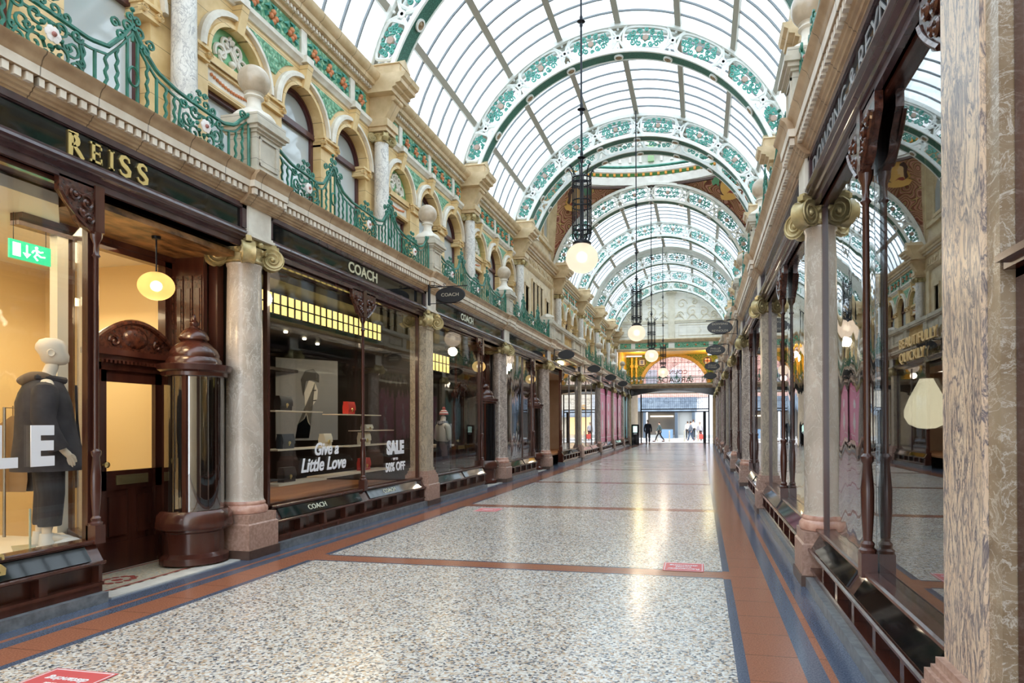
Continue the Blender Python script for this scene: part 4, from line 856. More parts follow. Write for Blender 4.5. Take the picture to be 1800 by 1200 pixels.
def pendmat():
    m, t, b = newmat('pendentive_mosaic'); v = coords(t); n = t.nodes.new('ShaderNodeTexNoise'); n.inputs['Scale'].default_value = 1.3; n.inputs['Detail'].default_value = 1; t.links.new(v, n.inputs['Vector'])
    f = math_(t, 'FRACT', math_(t, 'MULTIPLY', n.outputs['Fac'], 16)); r = ramp(t, [(.0, (.16, .045, .03)), (.40, (.30, .09, .05)), (.5, (.62, .36, .27)), (.72, (.50, .22, .15)), (.80, (.10, .03, .02)), (.9, (.58, .42, .16))]); t.links.new(f, r.inputs['Fac'])
    t.links.new(r.outputs['Color'], b.inputs['Base Color']); b.inputs['Roughness'].default_value = .5; return m
PENDM = pendmat(); MBORD = mat('mosaic_dark_border', (.07, .035, .025), .5); MYEL = mat('mosaic_gold', (.68, .40, .11), .4); MHAIR = mat('mosaic_hair_brown', (.07, .028, .02), .5); MSKIN = mat('mosaic_skin', (.70, .45, .22), .5); MGRN = mat('mosaic_green', (.10, .28, .15), .5)
def pendS(sx, sy, s, t_):
    """sx: -1/1 side, sy: 1 far/-1 near, s 0 crown..1 corner, t 0 arch..1 ring"""
    A = R(88-76*s); yw = (DB+.05)*sy
    a = (RO*math.cos(A), yw, ZO+RO*math.sin(A)+.02)
    ph = R(90-62*s); e = (DA*math.cos(ph), sy*DB*math.sin(ph), 11.66)
    k = t_; return Vector((sx*(a[0]+(e[0]-a[0])*k), a[1]+(e[1]-a[1])*k**1.4, a[2]+(e[2]-a[2])*(k**.85)))
for sy in (1, -1):
    for sx in (-1, 1):
        nm = f"red mosaic pendentive with a figure in a gold roundel, {'left' if sx<0 else 'right'} of the {'far' if sy>0 else 'near'} arch"
        t = thing('pendentive', nm, 'pendentive', (XC, DY, 0), None, 'mosaic pendentives under the dome')
        N = 20; mb = MB(); mb.add([pendS(sx, sy, i/N, j/8) for i in range(N+1) for j in range(9)], [(i*9+j, i*9+j+1, (i+1)*9+j+1, (i+1)*9+j) for i in range(N) for j in range(8)]); part(mb, 'mosaic_field', t, PENDM)
        bo_ = MB(); 
        for tt in (.03, .97): bo_.tube([pendS(sx, sy, i/24, tt)+Vector((0, -sy*.01, 0)) for i in range(25)], .07, 4)
        part(bo_, 'dark_border', t, MBORD)
        if sy > 0:
            p0 = pendS(sx, sy, .74, .70); U = Vector((1, sx*-.35, 0)).normalized(); Vv = (pendS(sx, sy, .74, .95)-pendS(sx, sy, .74, .3)); Vv.x = 0; Vv.normalize()
            def flat(pts, off, m_, name):
                mb = MB(); P = [p0+U*(-sx*q[0]*.85)+Vv*(q[1]*.85)+Vector((0, -off-.10, 0)) for q in pts]; mb.add(P, [tuple(range(len(P)))])
                mb.v += [(a, b+.006, c_) for a, b, c_ in mb.v]; n = len(P); mb.f += [tuple(range(2*n-1, n-1, -1))]+[(i, (i+1) % n, (i+1) % n+n, i+n) for i in range(n)]; mb.m += [0]*(n+1); part(mb, name, t, m_)
            cir = lambda cx_, cz_, r, n=20, e=1: [(cx_+r*math.cos(2*PI*i/n), cz_+e*r*math.sin(2*PI*i/n)) for i in range(n)]
            flat(cir(.0, .1, .56), .01, MBORD, 'roundel_rim'); flat(cir(.0, .1, .52), .03, MYEL, 'roundel')
            flat([(-.12, .34), (-.02, .42), (.08, .38), (.14, .25), (.20, .20), (.13, .14), (.12, .02), (.02, -.02), (-.02, -.16), (-.14, -.16), (-.12, .05)], .05, MSKIN, 'face')
            flat([(.10, .44), (-.04, .50), (-.18, .44), (-.25, .28), (-.24, .02), (-.32, -.18), (-.22, -.28), (-.14, -.10), (-.10, .08), (-.08, .24), (.0, .33), (.10, .36)], .065, MHAIR, 'hair')
            flat([(-.10, -.15), (.05, -.15), (.18, -.25), (.15, -.45), (-.15, -.45), (-.22, -.28)], .055, mat('mosaic_bodice_red', (.28, .04, .03), .5), 'bodice')
            flat([(-.50, -.36), (-.30, -.26), (-.1, -.32), (.1, -.24), (.32, -.32), (.52, -.28), (.46, -.50), (.2, -.58), (-.1, -.60), (-.42, -.54)], .07, MYEL, 'draped_gown')
            flat([(.55, .55), (.80, .62), (.95, .45), (.88, .25), (.72, .30), (.60, .15), (.58, .35)], .02, MGRN, 'green_leaf')
for sx in (-1, 1):
    for sy in (1, -1):
        sp_ = MB(); N = 12; P = []
        for i in range(N+1):
            s_ = i/N; a = (sx*(4.32+.06*min(1, s_*4)), sy*(DB+.05)*(1-s_), 8.27+3.35*math.sin(s_*PI/2)); ph = R(28*(1-s_)); e = (sx*DA*math.cos(ph), sy*DB*math.sin(ph), 11.66)
            for j in range(7): k = j/6; P.append((a[0]+(e[0]-a[0])*k, a[1]+(e[1]-a[1])*k**1.4, a[2]+(e[2]-a[2])*(k**.85)))
        sp_.add(P, [(i*7+j, i*7+j+1, (i+1)*7+j+1, (i+1)*7+j) for i in range(N) for j in range(6)]); part(sp_, 'side_vault', dome, STONE)
up_ = MB()
for s in (-1, 1):                                                    # attic storey beneath the dome
    x = XC+s*4.38; a, b = (x, x+.15) if s > 0 else (x-.15, x)
    up_.box(a, b, 23.3, 28.6, 8.2, 11.7)
    for yy in (24.6, 25.9, 27.2):
        for (y0, y1, z0, z1) in ((yy-.42, yy-.34, 9.4, 10.9), (yy+.34, yy+.42, 9.4, 10.9), (yy-.5, yy+.5, 10.9, 11.02), (yy-.5, yy+.5, 9.28, 9.4)):
            up_.box(x-s*.08 if s > 0 else x, x if s > 0 else x+.08, y0, y1, z0, z1)
    up_.box(x-.12 if s > 0 else x, x if s > 0 else x+.12, 23.3, 28.6, 9.05, 9.2)
struct(up_, 'wall_crossing', STONE)
for s in (-1, 1):
    for yy in (24.6, 25.9, 27.2):
        winn[0] += 1; x = XC+s*4.36; struct(MB().box(x-.02, x+.01, yy-.34, yy+.34, 9.4, 10.9), f'window_{winn[0]}', BLIND)

# ================================================================== PENDANT LAMPS
def lantern(y, z, lab, proto=[None]):
    if proto[0]: return dup(proto[0], (XC, y, z), None, lab)
    t = thing('globe_lantern', lab, 'lamp', (XC, y, z), None, 'globe lanterns hanging down the arcade'); proto[0] = t
    rod = MB(); rod.tube([(0, 0, .3), (0, 0, 7.33)], .018, 8)
    for kz in (1.75, 2.6, 4.15): rod.lathe([(.02, kz-.1), (.03, kz-.07), (.028, kz-.03), (.075, kz), (.028, kz+.03), (.03, kz+.08), (.02, kz+.12)], (0, 0, 0), 14)
    part(rod, 'suspension_rod', t, IRON)
    cg = MB(); n = 8; r = .165
    for i in range(n):
        a = 2*PI*i/n; ca, sa = math.cos(a), math.sin(a)
        cg.tube([(ca*q, sa*q, h) for q, h in ((.08, .28), (.13, .30), (r, .38), (r, .45), (r, 1.42), (r+.01, 1.48), (r+.05, 1.54), (r+.09, 1.57), (r+.10, 1.545))], .011, 5)
        a += PI/n; cg.tube([(math.cos(a)*.115, math.sin(a)*.115, .32), (math.cos(a)*.115, math.sin(a)*.115, 1.36)], .007, 4)
    for h in (.44, .52, .88, .98, 1.30, 1.38): cg.tube([(r*math.cos(2*PI*q/24), r*math.sin(2*PI*q/24), h) for q in range(24)], .013, 5, closed=True)
    for h in (.48, .93, 1.34):
        for i in range(4): cg.tube([(0, 0, h), (r*math.cos(i*PI/2+.2), r*math.sin(i*PI/2+.2), h)], .008, 4)
    part(cg, 'iron_cage', t, IRON)
    part(MB().lathe([(.16, .215), (.165, .25), (.12, .27), (.10, .30), (.04, .32)], (0, 0, 0), 20), 'gallery', t, IRON)
    part(MB().ball((0, 0, -.02), .285, 40, k=24, sz=.93), 'globe', t, SHELLW, 'lit prismatic glass globe'); part(MB().ball((0, 0, 0), .10, 20, k=12), 'lamp_core', t, BULB); return t
for (y, z, l) in ((11.78, 4.46, 'large globe lantern in iron cage, nearest of those hanging down the arcade'), (21.8, 4.50, 'second globe lantern down the arcade, before the dome'), (28.42, 4.44, 'third globe lantern down the arcade, just past the dome'), (37.1, 4.40, 'farthest globe lantern in front of the end window')):
    lantern(y, z, l); lamp_light((XC, y, z-.45), 25)

# ================================================================== END WALL AND VESTIBULE
ew = struct(None, 'wall_end', None); YE = 48.0
w = MB(); w.prism([(XC-4.5, 7.42), (XC+4.5, 7.42)]+[(XC+4.42*math.cos(R(3+174*i/30)), 7.33+4.42*math.sin(R(3+174*i/30))) for i in range(31)], 'y', YE, YE+.3)
w.box(XC-4.6, XC-3.98, YE, YE+.3, 4.385, 7.42); w.box(XC+3.98, XC+4.6, YE, YE+.3, 4.385, 7.42); w.box(XC-4.6, XC+4.6, YE, YE+.3, 6.78, 7.42); LUN = noisy('lunette_cream', (.80, .77, .68), (.90, .87, .79), 3, .5, joint=[(2, .35, .008), (0, .9, .008)]); part(w, 'lunette_wall', ew, LUN)
rl = MB(); yy = YE-.02
rl.box(XC-.22, XC+.22, YE-.1, YE, 7.6, 10.9); rl.box(XC-.38, XC+.38, YE-.16, YE, 10.9, 11.05); rl.box(XC-.30, XC+.30, YE-.13, YE, 10.75, 10.9)
rl.box(XC-3.6, XC+3.6, YE-.07, YE, 8.88, 8.98); rl.box(XC-3.7, XC+3.7, YE-.07, YE, 8.76, 8.80); rl.box(XC-3.6, XC+3.6, YE-.05, YE, 7.62, 7.68)
for s in (-1, 1):
    for (dx, z, r, a0, d) in ((.75, 10.1, .38, 0, 1), (1.45, 9.55, .42, 1, 1), (2.25, 9.5, .36, 2, -1), (2.95, 9.3, .26, 0, 1), (1.6, 10.25, .25, 2, -1), (.6, 9.35, .25, 0, 1)):
        rl.tube([(XC+s*a, yy, b) for a, b in spiral(dx, z, r, 1.3, a0, d, 26)], [.045]*20+[.04]*7, 5)
    rl.tube([(XC+s*(.3+2.9*q/24), yy, 9.15+.22*math.sin(q*.8)) for q in range(25)], .05, 5)
    for (x0_, x1_, z0_, z1_) in ((.5, 3.0, 7.85, 8.6), (3.15, 3.6, 7.85, 8.6)):
        rl.tube([(XC+s*x0_, yy, z0_), (XC+s*x1_, yy, z0_), (XC+s*x1_, yy, z1_), (XC+s*x0_, yy, z1_)], .025, 4, closed=True)
    rl.tube([(XC+s*1.75+.32*math.cos(q*PI/2), yy-.02, 8.22+.36*math.sin(q*PI/2)) for q in range(4)], .03, 4, closed=True)
part(rl, 'lunette_relief', ew, noisy('relief_cream', (.66, .60, .46), (.78, .72, .58), 4, .5), 'carved cream scrollwork with central pier')
ec = MB(); ec.prism([(YE, 7.34), (YE-.06, 7.36), (YE-.10, 7.44), (YE-.2, 7.5), (YE-.24, 7.58), (YE, 7.62)], 'x', XC-4.3, XC+4.3) if False else None
ec.box(XC-4.3, XC+4.3, YE-.12, YE, 7.40, 7.48); ec.box(XC-4.3, XC+4.3, YE-.2, YE, 7.48, 7.56); ec.box(XC-4.3, XC+4.3, YE-.26, YE, 7.56, 7.60); ec.box(XC-4.0, XC+4.0, YE-.10, YE, 6.85, 6.95); ec.box(XC-4.0, XC+4.0, YE-.06, YE, 6.78, 6.85)
part(ec, 'cornice_moulding', ew, UPC)
for a, b in ((-3.7, -2.9), (-2.6, -.22), (.22, 2.6), (2.9, 3.7)):
    f = MB(); f.box(XC+a, XC+b, YE-.03, YE, 6.98, 7.36)
    for q in range(max(1, int((b-a)/.5))): f.ball((XC+a+(q+.5)*(b-a)/max(1, int((b-a)/.5)), YE-.05, 7.17), .07, 8, 1, 1, 5)
    part(f, 'frieze_panel', ew, [LEAF, FRUIT], 'green frieze panel with orange fruit')
# gallery at the end
ga = thing('end_gallery', 'stone gallery across the end of the arcade over a dark beam', 'gallery', (XC, YE, 0))
g = MB(); g.box(-3.1, 3.1, -.35, .3, 4.27, 4.385); g.box(-3.1, 3.1, -.25, .3, 4.18, 4.27); g.box(-3.1, 3.1, -.12, .3, 4.08, 4.18); part(g, 'gallery_slab', ga, CORN)
bm = MB(); n = 20; pts = [(-2.85+5.7*i/n, 3.55+.38*math.sin(PI*i/n)) for i in range(n+1)]; bm.prism([(-3.1, 3.4), (-2.85, 3.4)]+pts+[(2.85, 3.4), (3.1, 3.4), (3.1, 4.08), (-3.1, 4.08)], 'y', 0, .25); part(bm, 'arched_beam', ga, BLACKP)
part(MB().box(-3.0, 3.0, .25, 5, 4.0, 4.3), 'vestibule_ceiling', ga, mat('vestibule_plaster', (.55, .58, .62), .6))
t = thing('gallery_railing', 'green iron railing with white flowers along the end gallery in front of the arched window', 'railing', (XC, YE-.25, 4.385))
tr = MB()
for z in (.03, .42, .50): tr.tube([(-3, 0, z), (3, 0, z)], .022, 5)
part(tr, 'rail', t, GREEN); bs = MB()
for i in range(61): bs.tube([(-3+.1*i, 0, .03), (-3+.1*i, 0, .5)], .012, 4)
part(bs, 'balusters', t, IRON, stuff=True)
for xx in (-2.7, -2.2, -.85, 0.35, 1.3, 2.3):
    s = MB(); h = .85 if xx in (.35, -.85) else .55
    for (dx, dz, r) in ((-.14, .15, .1), (.14, .15, .1), (-.12, .36, .1), (.12, .36, .1), (0, .5, .08)): s.tube([(xx+a, -.02, b) for a, b in spiral(dx, dz, r, 1.2, 0, 1, 12)], .022, 4)
    s.tube([(xx, -.02, .3), (xx, -.02, h)], .03, 5); s.ball((xx-.12, -.05, .25), .07, 6, 1, k=4); s.ball((xx+.14, -.05, .32), .07, 6, 1, k=4); part(s, 'scroll_panel', t, [GREEN, FLOWER])
YW = 53.0
wv = MB(); AW, ZW, RW = XC+.0, 4.55, 2.55
wv.box(XC-3.9, XC-RW, YW, YW+.3, 4.3, 6.9); wv.box(XC+RW, XC+3.9, YW, YW+.3, 4.3, 6.9)
n = 24; pts = [(XC-RW*math.cos(PI*i/n), 4.3+RW*math.sin(PI*i/n)) for i in range(n+1)]
for (a, b), (c_, d) in zip(pts, pts[1:]): wv.prism([(a, b), (c_, d), (c_, 7.6), (a, 7.6)], 'y', YW, YW+.3)
o = struct(wv, 'wall_mosaic', MOSAIC); o2 = MB()
for s in (-1, 1): o2.box(XC+s*3.85-.05, XC+s*3.85+.05, YE+.3, YW, 4.385, 7.0)
o2.box(XC-3.9, XC+3.9, YE+.3, YW, 7.0, 7.1); part(o2, 'gold_side_wall', o, GOLDW)
ar = MB(); ar.sweep([(0, RW), (0, RW+.28), (-.12, RW+.28), (-.12, RW)], [((XC, YW, 4.3), (math.cos(PI*i/32), 0, math.sin(PI*i/32))) for i in range(33)]) if False else None
pv = [(math.cos(PI*i/32), math.sin(PI*i/32)) for i in range(33)]; vs = []
for c_, s_ in pv:
    for rr, y in ((RW, YW-.1), (RW+.26, YW-.1), (RW+.26, YW+.05), (RW, YW+.05)): vs.append((XC+rr*c_, y, 4.3+rr*s_))
ar.add(vs, [(i*4+k, i*4+(k+1) % 4, (i+1)*4+(k+1) % 4, (i+1)*4+k) for i in range(32) for k in range(4)]); part(ar, 'arch_surround', o, noisy('ochre_arch', (.45, .26, .05), (.60, .38, .10), 8, .4))
for s in (-1, 1):
    ro = MB(); ro.lathe([(.001, -.06), (.34, -.06), (.36, -.02), (.36, 0)], (XC+s*2.55, YW, 6.45), 24, 0, axis='y'); ro.lathe([(.28, -.075), (.33, -.075), (.33, -.05), (.28, -.05)], (XC+s*2.55, YW, 6.45), 24, 1, axis='y')
    cx_ = XC+s*2.55; q_ = 2
    ro.box(cx_-.2, cx_+.2, YW-.08, YW-.06, 6.25, 6.65, 3)
    if s > 0: ro.box(cx_-.05, cx_+.05, YW-.09, YW-.07, 6.25, 6.65, 2); ro.box(cx_-.2, cx_+.2, YW-.09, YW-.07, 6.40, 6.50, 2)
    else: ro.box(cx_-.12, cx_+.12, YW-.09, YW-.07, 6.3, 6.6, 4)
    part(ro, 'roundel', o, [GOLDW, MBORD, mat('shield_red', (.65, .10, .03), .4), mat('shield_white', (.75, .70, .62), .4), mat('shield_blue', (.16, .16, .45), .4)], 'red cross roundel' if s > 0 else 'blue shield roundel')
for xx in (-3.3, -2.95): part(MB().box(XC+xx-.06, XC+xx+.06, YW-.6, YW-.5, 4.4, 6.8).box(XC+xx-.12, XC+xx+.12, YW-.66, YW-.44, 6.0, 6.2), 'gilt_pilaster', o, GOLDW)
win = struct(None, 'window_end', None, (XC, YW+.1, 4.3)); n = 30
part(MB().prism([(RW*math.cos(PI*i/n), RW*math.sin(PI*i/n)) for i in range(n+1)], 'y', 0, .02), 'arched_pane', win, glassm('end_window_glass', (.93, .86, .86), .05))
ld = MB()
for i in range(-9, 10):
    x = i*.27; h = math.sqrt(max(0, RW*RW-x*x)); ld.tube([(x, 0, 0), (x, 0, h)], .013, 4)
for z in (.35, .7, 1.05, 1.4, 1.75, 2.1): h = math.sqrt(RW*RW-z*z); ld.tube([(-h, 0, z), (h, 0, z)], .013, 4)
for i in range(13): a = PI*(i+.5)/13; ld.tube([(RW*.93*math.cos(a)+.1*math.cos(q*PI/5), 0, RW*.93*math.sin(a)+.1*math.sin(q*PI/5)) for q in range(10)], .014, 4, closed=True)
ld.tube([(x, -.01, z) for x, z in spiral(0, 1.95, .22, 2, 0, 1, 20)], .02, 4); part(ld, 'leading', win, IRON)
rev = Matrix(((-1, 0, 0, 0), (0, 0, -1, -.03), (0, 1, 0, 1.32), (0, 0, 0, 1)))
tpart('COUNTY', .46, rev, 'lettering', win, mat('lead_lettering', (.16, .03, .03), .5), 'dark lettering read in reverse from inside', sx=1.05)
tpart('ARCADE', .62, Matrix.Translation((0, 0, -.62)) @ rev, 'lettering', win, MBORD, sx=1.1)
# gates
gt = thing('iron_gate', 'black iron gate frame with fine lattice fanlight at the street end', 'gate', (XC, YW+.15, 0))
gb = MB(); gb.box(-2.7, -2.6, -.05, .05, 0, 4.0); gb.box(2.6, 2.7, -.05, .05, 0, 4.0); gb.box(-2.7, 2.7, -.05, .05, 2.66, 2.74); gb.box(-2.7, 2.7, -.05, .05, 2.46, 2.54); gb.box(2.2, 2.42, -.06, .06, 0, 2.5); part(gb, 'gate_frame', gt, IRON)
gl_ = MB()
for i in range(35): gl_.tube([(-2.6+i*.153, 0, 2.7), (-2.6+i*.153, 0, 3.95)], .010, 4)
for z in (2.95, 3.3, 3.6): gl_.tube([(-2.6, 0, z), (2.6, 0, z)], .010, 4)
for xx in (-1.9, -.65, .65, 1.9):
    for q in (0, 1): gl_.tube([(xx+.2*math.cos(a), 0, 3.35+.2*math.sin(a)) for a in [PI*k/6 for k in range(12)]], .012, 4, closed=True)
part(gl_, 'lattice', gt, IRON); part(MB().box(-2.7, 2.7, -.1, .1, 0, .03), 'threshold_rail', gt, IRON)
# street
st = MB(); st.box(-30, 30, 53.0, 60.5, -.2, -.01, 0); st.box(-30, 30, 60.5, 66.5, -.3, -.12, 1); st.box(-30, 30, 66.5, 72, -.2, -.01, 0); st.box(-9, -4.9, 48, 53.2, 0, 4.0, 2); st.box(.95, 5, 52.6, 53.2, 0, 4, 2); st.box(-4.9, .95, 53.0, 53.3, 3.95, 4.3, 2)
struct(st, 'ground_street', [noisy('street_paving', (.50, .50, .51), (.64, .64, .64), 3, .5), noisy('road_asphalt', (.22, .23, .25), (.30, .31, .33), 4, .6), STONE])
bl = thing('street_building', 'shops with blue grey fronts and pink brick above across the street', 'building', (XC, 72, 0))
part(MB().box(-12, 2.8, 0, 6, 4.4, 14), 'brick_wall', bl, noisy('pink_brick', (.52, .30, .26), (.66, .44, .38), 5, .7, joint=[(2, .3, .02)])); part(MB().box(-12, 1.6, -.3, 6, 2.9, 4.4), 'fascia', bl, noisy('blue_grey_fascia', (.10, .14, .20), (.20, .26, .33), 2, .5))
sf = MB()
for x in (-6, -4.1, -.7, 1.1): sf.box(x, x+.3, -.2, .3, 0, 2.9)
sf.box(-3.7, -.7, 1.2, 1.4, 0, 2.9, 1); sf.box(-8, -4, 1.0, 1.2, 0, 2.9, 1); sf.box(-3.4, -.9, 1.0, 1.1, 2.3, 2.45, 2); sf.box(1.3, 3.4, .2, .5, 0, 6, 3); sf.box(-.4, 1.1, .4, .6, 0, 2.9, 4); sf.box(-3.5, 3.5, 0, .3, 0, .35, 4)
sf.box(-2.2, -.9, -.9, -.2, .0, .95, 5)
part(sf, 'shop_front', bl, [mat('slate_blue_frame', (.07, .10, .14), .4), mat('shop_dark_window', (.10, .09, .08), .1), emis('shop_strip_light', (1, .85, .6), 2.5), mat('pale_pier', (.66, .70, .78), .6), mat('grey_stone_front', (.40, .42, .42), .6), mat('blue_counter', (.16, .27, .42), .5)])
for x in (-9, -6.5, -3.8, -1.2): part(MB().box(x, x+1.2, -.05, .1, 5.2, 7.4), 'window', bl, mat('sash_window_grey', (.30, .34, .40), .2))
b2 = thing('cafe_building', 'pale stone cafe building with awning across the street on the right', 'building', (XC, 72, 0))
part(MB().box(3.4, 12, 0, 6, 0, 12), 'stone_wall', b2, noisy('pale_cafe_stone', (.66, .58, .46), (.80, .73, .62), 1, .6)); part(MB().prism([(0, 3.1), (-1.3, 2.5), (-1.3, 2.3), (0, 2.6)], 'x', 3.5, 9), 'awning', b2, mat('awning_blue_grey', (.28, .33, .40), .6)); part(MB().box(3.6, 6, -.1, .1, .4, 2.3), 'window', b2, emis('cafe_window_glow', (1, .62, .28), .9))  # cafe wall: warm pale stone, mottled by noise
sgn = tpart('GE', .7, Matrix(((1, 0, 0, 4.4), (0, 0, -1, -.12), (0, 1, 0, 3.4), (0, 0, 0, 1))), 'sign_letters', b2, mat('sign_amber', (.75, .42, .12), .5), bold=.02)
for k, x in enumerate((-3.68, -2.63, -1.35, -.18)):
    bd_ = solo(MB().lathe([(.09, 0), (.09, .12), (.06, .16), (.055, .80), (.07, .84), (.07, .90), (.05, .95), (.02, .98)], (0, 0, 0), 12), 'bollard', noisy('cream_bollard', (.42, .40, .34), (.62, .60, .52), 3, .5), f"street bollard beyond the gate, {['first', 'second', 'third', 'fourth'][k]} from the left", 'bollard', (x, 58.0, -.01), None, 'street bollards')

# ================================================================== PEOPLE
def skinned(name, pts, edges, rad, m, parent=None, sub=1, label=None, root=0):
    me = bpy.data.meshes.new(name); me.from_pydata(pts, edges, []); ob = bpy.data.objects.new(name, me); C.objects.link(ob)
    md = ob.modifiers.new('skin', 'SKIN'); md.use_smooth_shade = True
    for i, r in enumerate(rad):
        sv = me.skin_vertices[0].data[i]; sv.radius = r if isinstance(r, tuple) else (r, r); sv.use_root = (i == root)
    s = ob.modifiers.new('sub', 'SUBSURF'); s.levels = s.render_levels = sub
    bpy.context.view_layer.update(); me2 = bpy.data.meshes.new_from_object(ob.evaluated_get(bpy.context.evaluated_depsgraph_get())); bpy.data.objects.remove(ob)
    me2.materials.clear(); me2.materials.append(m); me2.name = name
    o = bpy.data.objects.new(name, me2); C.objects.link(o)
    if parent: o.parent = parent
    if label: o['label'] = label
    return o
SKIN = mat('skin', (.55, .34, .25), .6)
def person(loc, rz, label, stride=.25, jk=None, tr=None, hair=None, jlen=.0, arms=(.15, -.15), scale=1):
    """walking figure: faces +y before rotation"""
    t = thing('person', label, 'person', loc); t.rotation_euler[2] = rz; t.scale = (scale,)*3
    hz = .93; s = stride; P = [(0, 0, hz), (0, 0, 1.12), (0, .01, 1.30), (0, .01, 1.44), (0, .02, 1.52), (0, .04, 1.62), (0, .045, 1.72),
        (-.10, 0, hz-.04), (-.11, s*.55, .50), (-.11, s*.9, .09), (-.12, s*.9+.16, .04), (.10, 0, hz-.04), (.11, -s*.25, .50), (.11, -s*.95, .13), (.12, -s*.95+.14, .04),
        (-.19, 0, 1.41), (-.25, -arms[0], 1.14), (-.24, -arms[0]+.10, .90), (-.24, -arms[0]+.15, .80), (.19, 0, 1.41), (.25, -arms[1], 1.14), (.24, -arms[1]+.10, .90), (.24, -arms[1]+.15, .80)]
    E_ = [(0, 1), (1, 2), (2, 3), (3, 4), (4, 5), (5, 6), (0, 7), (7, 8), (8, 9), (9, 10), (0, 11), (11, 12), (12, 13), (13, 14), (3, 15), (15, 16), (16, 17), (17, 18), (3, 19), (19, 20), (20, 21), (21, 22)]
    Rd = [(.15, .11), (.13, .10), (.16, .11), (.12, .09), .055, .085, .06, .085, .06, .04, .035, .085, .06, .04, .035, .055, .042, .032, .03, .055, .042, .032, .03]
    skinned('body', P, E_, Rd, SKIN, t)
    k = [0, 1, 2, 3, 15, 16, 17, 19, 20, 21]; ix = {a: b for b, a in enumerate(k)}; pp = [P[a] for a in k]; pp[0] = (0, 0, hz-jlen)
    skinned('jacket', pp, [(ix[a], ix[b]) for a, b in E_ if a in ix and b in ix], [(.20, .15), (.18, .14), (.20, .14), (.13, .10), .075, .06, .05, .075, .06, .05], jk, t)
    k = [0, 7, 8, 9, 11, 12, 13]; ix = {a: b for b, a in enumerate(k)}
    skinned('trousers', [P[a] for a in k], [(ix[a], ix[b]) for a, b in E_ if a in ix and b in ix], [(.17, .13), .10, .075, .06, .10, .075, .06], tr, t)
    part(MB().ball((0, .025, 1.70), .098, 14, 0, 1.05, 8), 'hair', t, hair)
    sh = MB()
    for a in (10, 14): x, y, z = P[a]; sh.box(x-.05, x+.05, y-.18, y+.08, z-.05, z+.03)
    part(sh, 'shoes', t, MBORD); return t
NAVY = mat('navy_cloth', (.018, .02, .035), .8); BLK = mat('black_cloth', (.015, .015, .017), .8); GREYC = mat('grey_cloth', (.16, .18, .22), .8); DENIM = mat('denim_blue', (.07, .10, .17), .8); SHIRT = mat('white_shirt', (.75, .70, .66), .7); HB = mat('hair_brown', (.07, .04, .025), .7); HG = mat('hair_grey', (.33, .27, .22), .7); TEAL = mat('teal_jacket', (.06, .10, .11), .8)
person((-3.87, 50.2, 0), 0, 'person in dark suit seen from behind, walking out through the arcade end', .12, NAVY, NAVY, HG, .12, (.05, .0), 1.04)
person((-3.45, 57.6, 0), PI/2, 'person striding left in dark green jacket and black trousers, on the pavement', .42, TEAL, BLK, HB, 0, (.2, -.2), .98)
person((-.85, 61.5, -.1), PI/2, 'person in dark jacket and jeans walking left, near the gate post', .30, GREYC, DENIM, HB, 0, (.15, -.15), 1.05)
p4 = person((-.05, 61.9, -.1), 0, 'person in pale grey top beside a red bag, farthest right', .1, mat('pale_grey_top', (.5, .5, .55), .8), BLK, HG, 0, (.0, .0), 1.02)
bag = MB(); bag.prism([(-.28, .02), (.28, .02), (.24, .48), (-.24, .48)], 'y', -.1, .1); bag.tube([(-.12, 0, .48), (-.10, 0, .64), (.10, 0, .64), (.12, 0, .48)], .012, 5); solo(bag, 'shopping_bag', mat('red_bag', (.75, .10, .08), .6), 'bright red shopping bag held beside the person in pale grey', 'bag', (-.02, 61.5, .12))
person((-1.25, 67.5, 0), .2, 'person in white shirt standing across the street, left one of two', .05, SHIRT, BLK, HB, 0, (.05, .0), 1.0)
person((-.70, 67.3, 0), -.3, 'taller person in white shirt and dark trousers across the street, right one of two', .1, SHIRT, BLK, HB, 0, (.05, .1), 1.1)
ki = thing('display_totem', 'slim black display totem with a lit notice, by the left wall near the exit', 'totem', (-4.62, 48.3, 0)); part(MB().box(-.27, .27, -.12, .12, 0, 1.5), 'casing', ki, BLACKP); part(MB().box(-.16, .14, -.13, -.12, .92, 1.38), 'notice_screen', ki, emis('screen_green_white', (.6, .85, .75), .8)); part(MB().box(-.12, .10, -.13, -.12, .78, .86), 'white_label', ki, WHITEV)

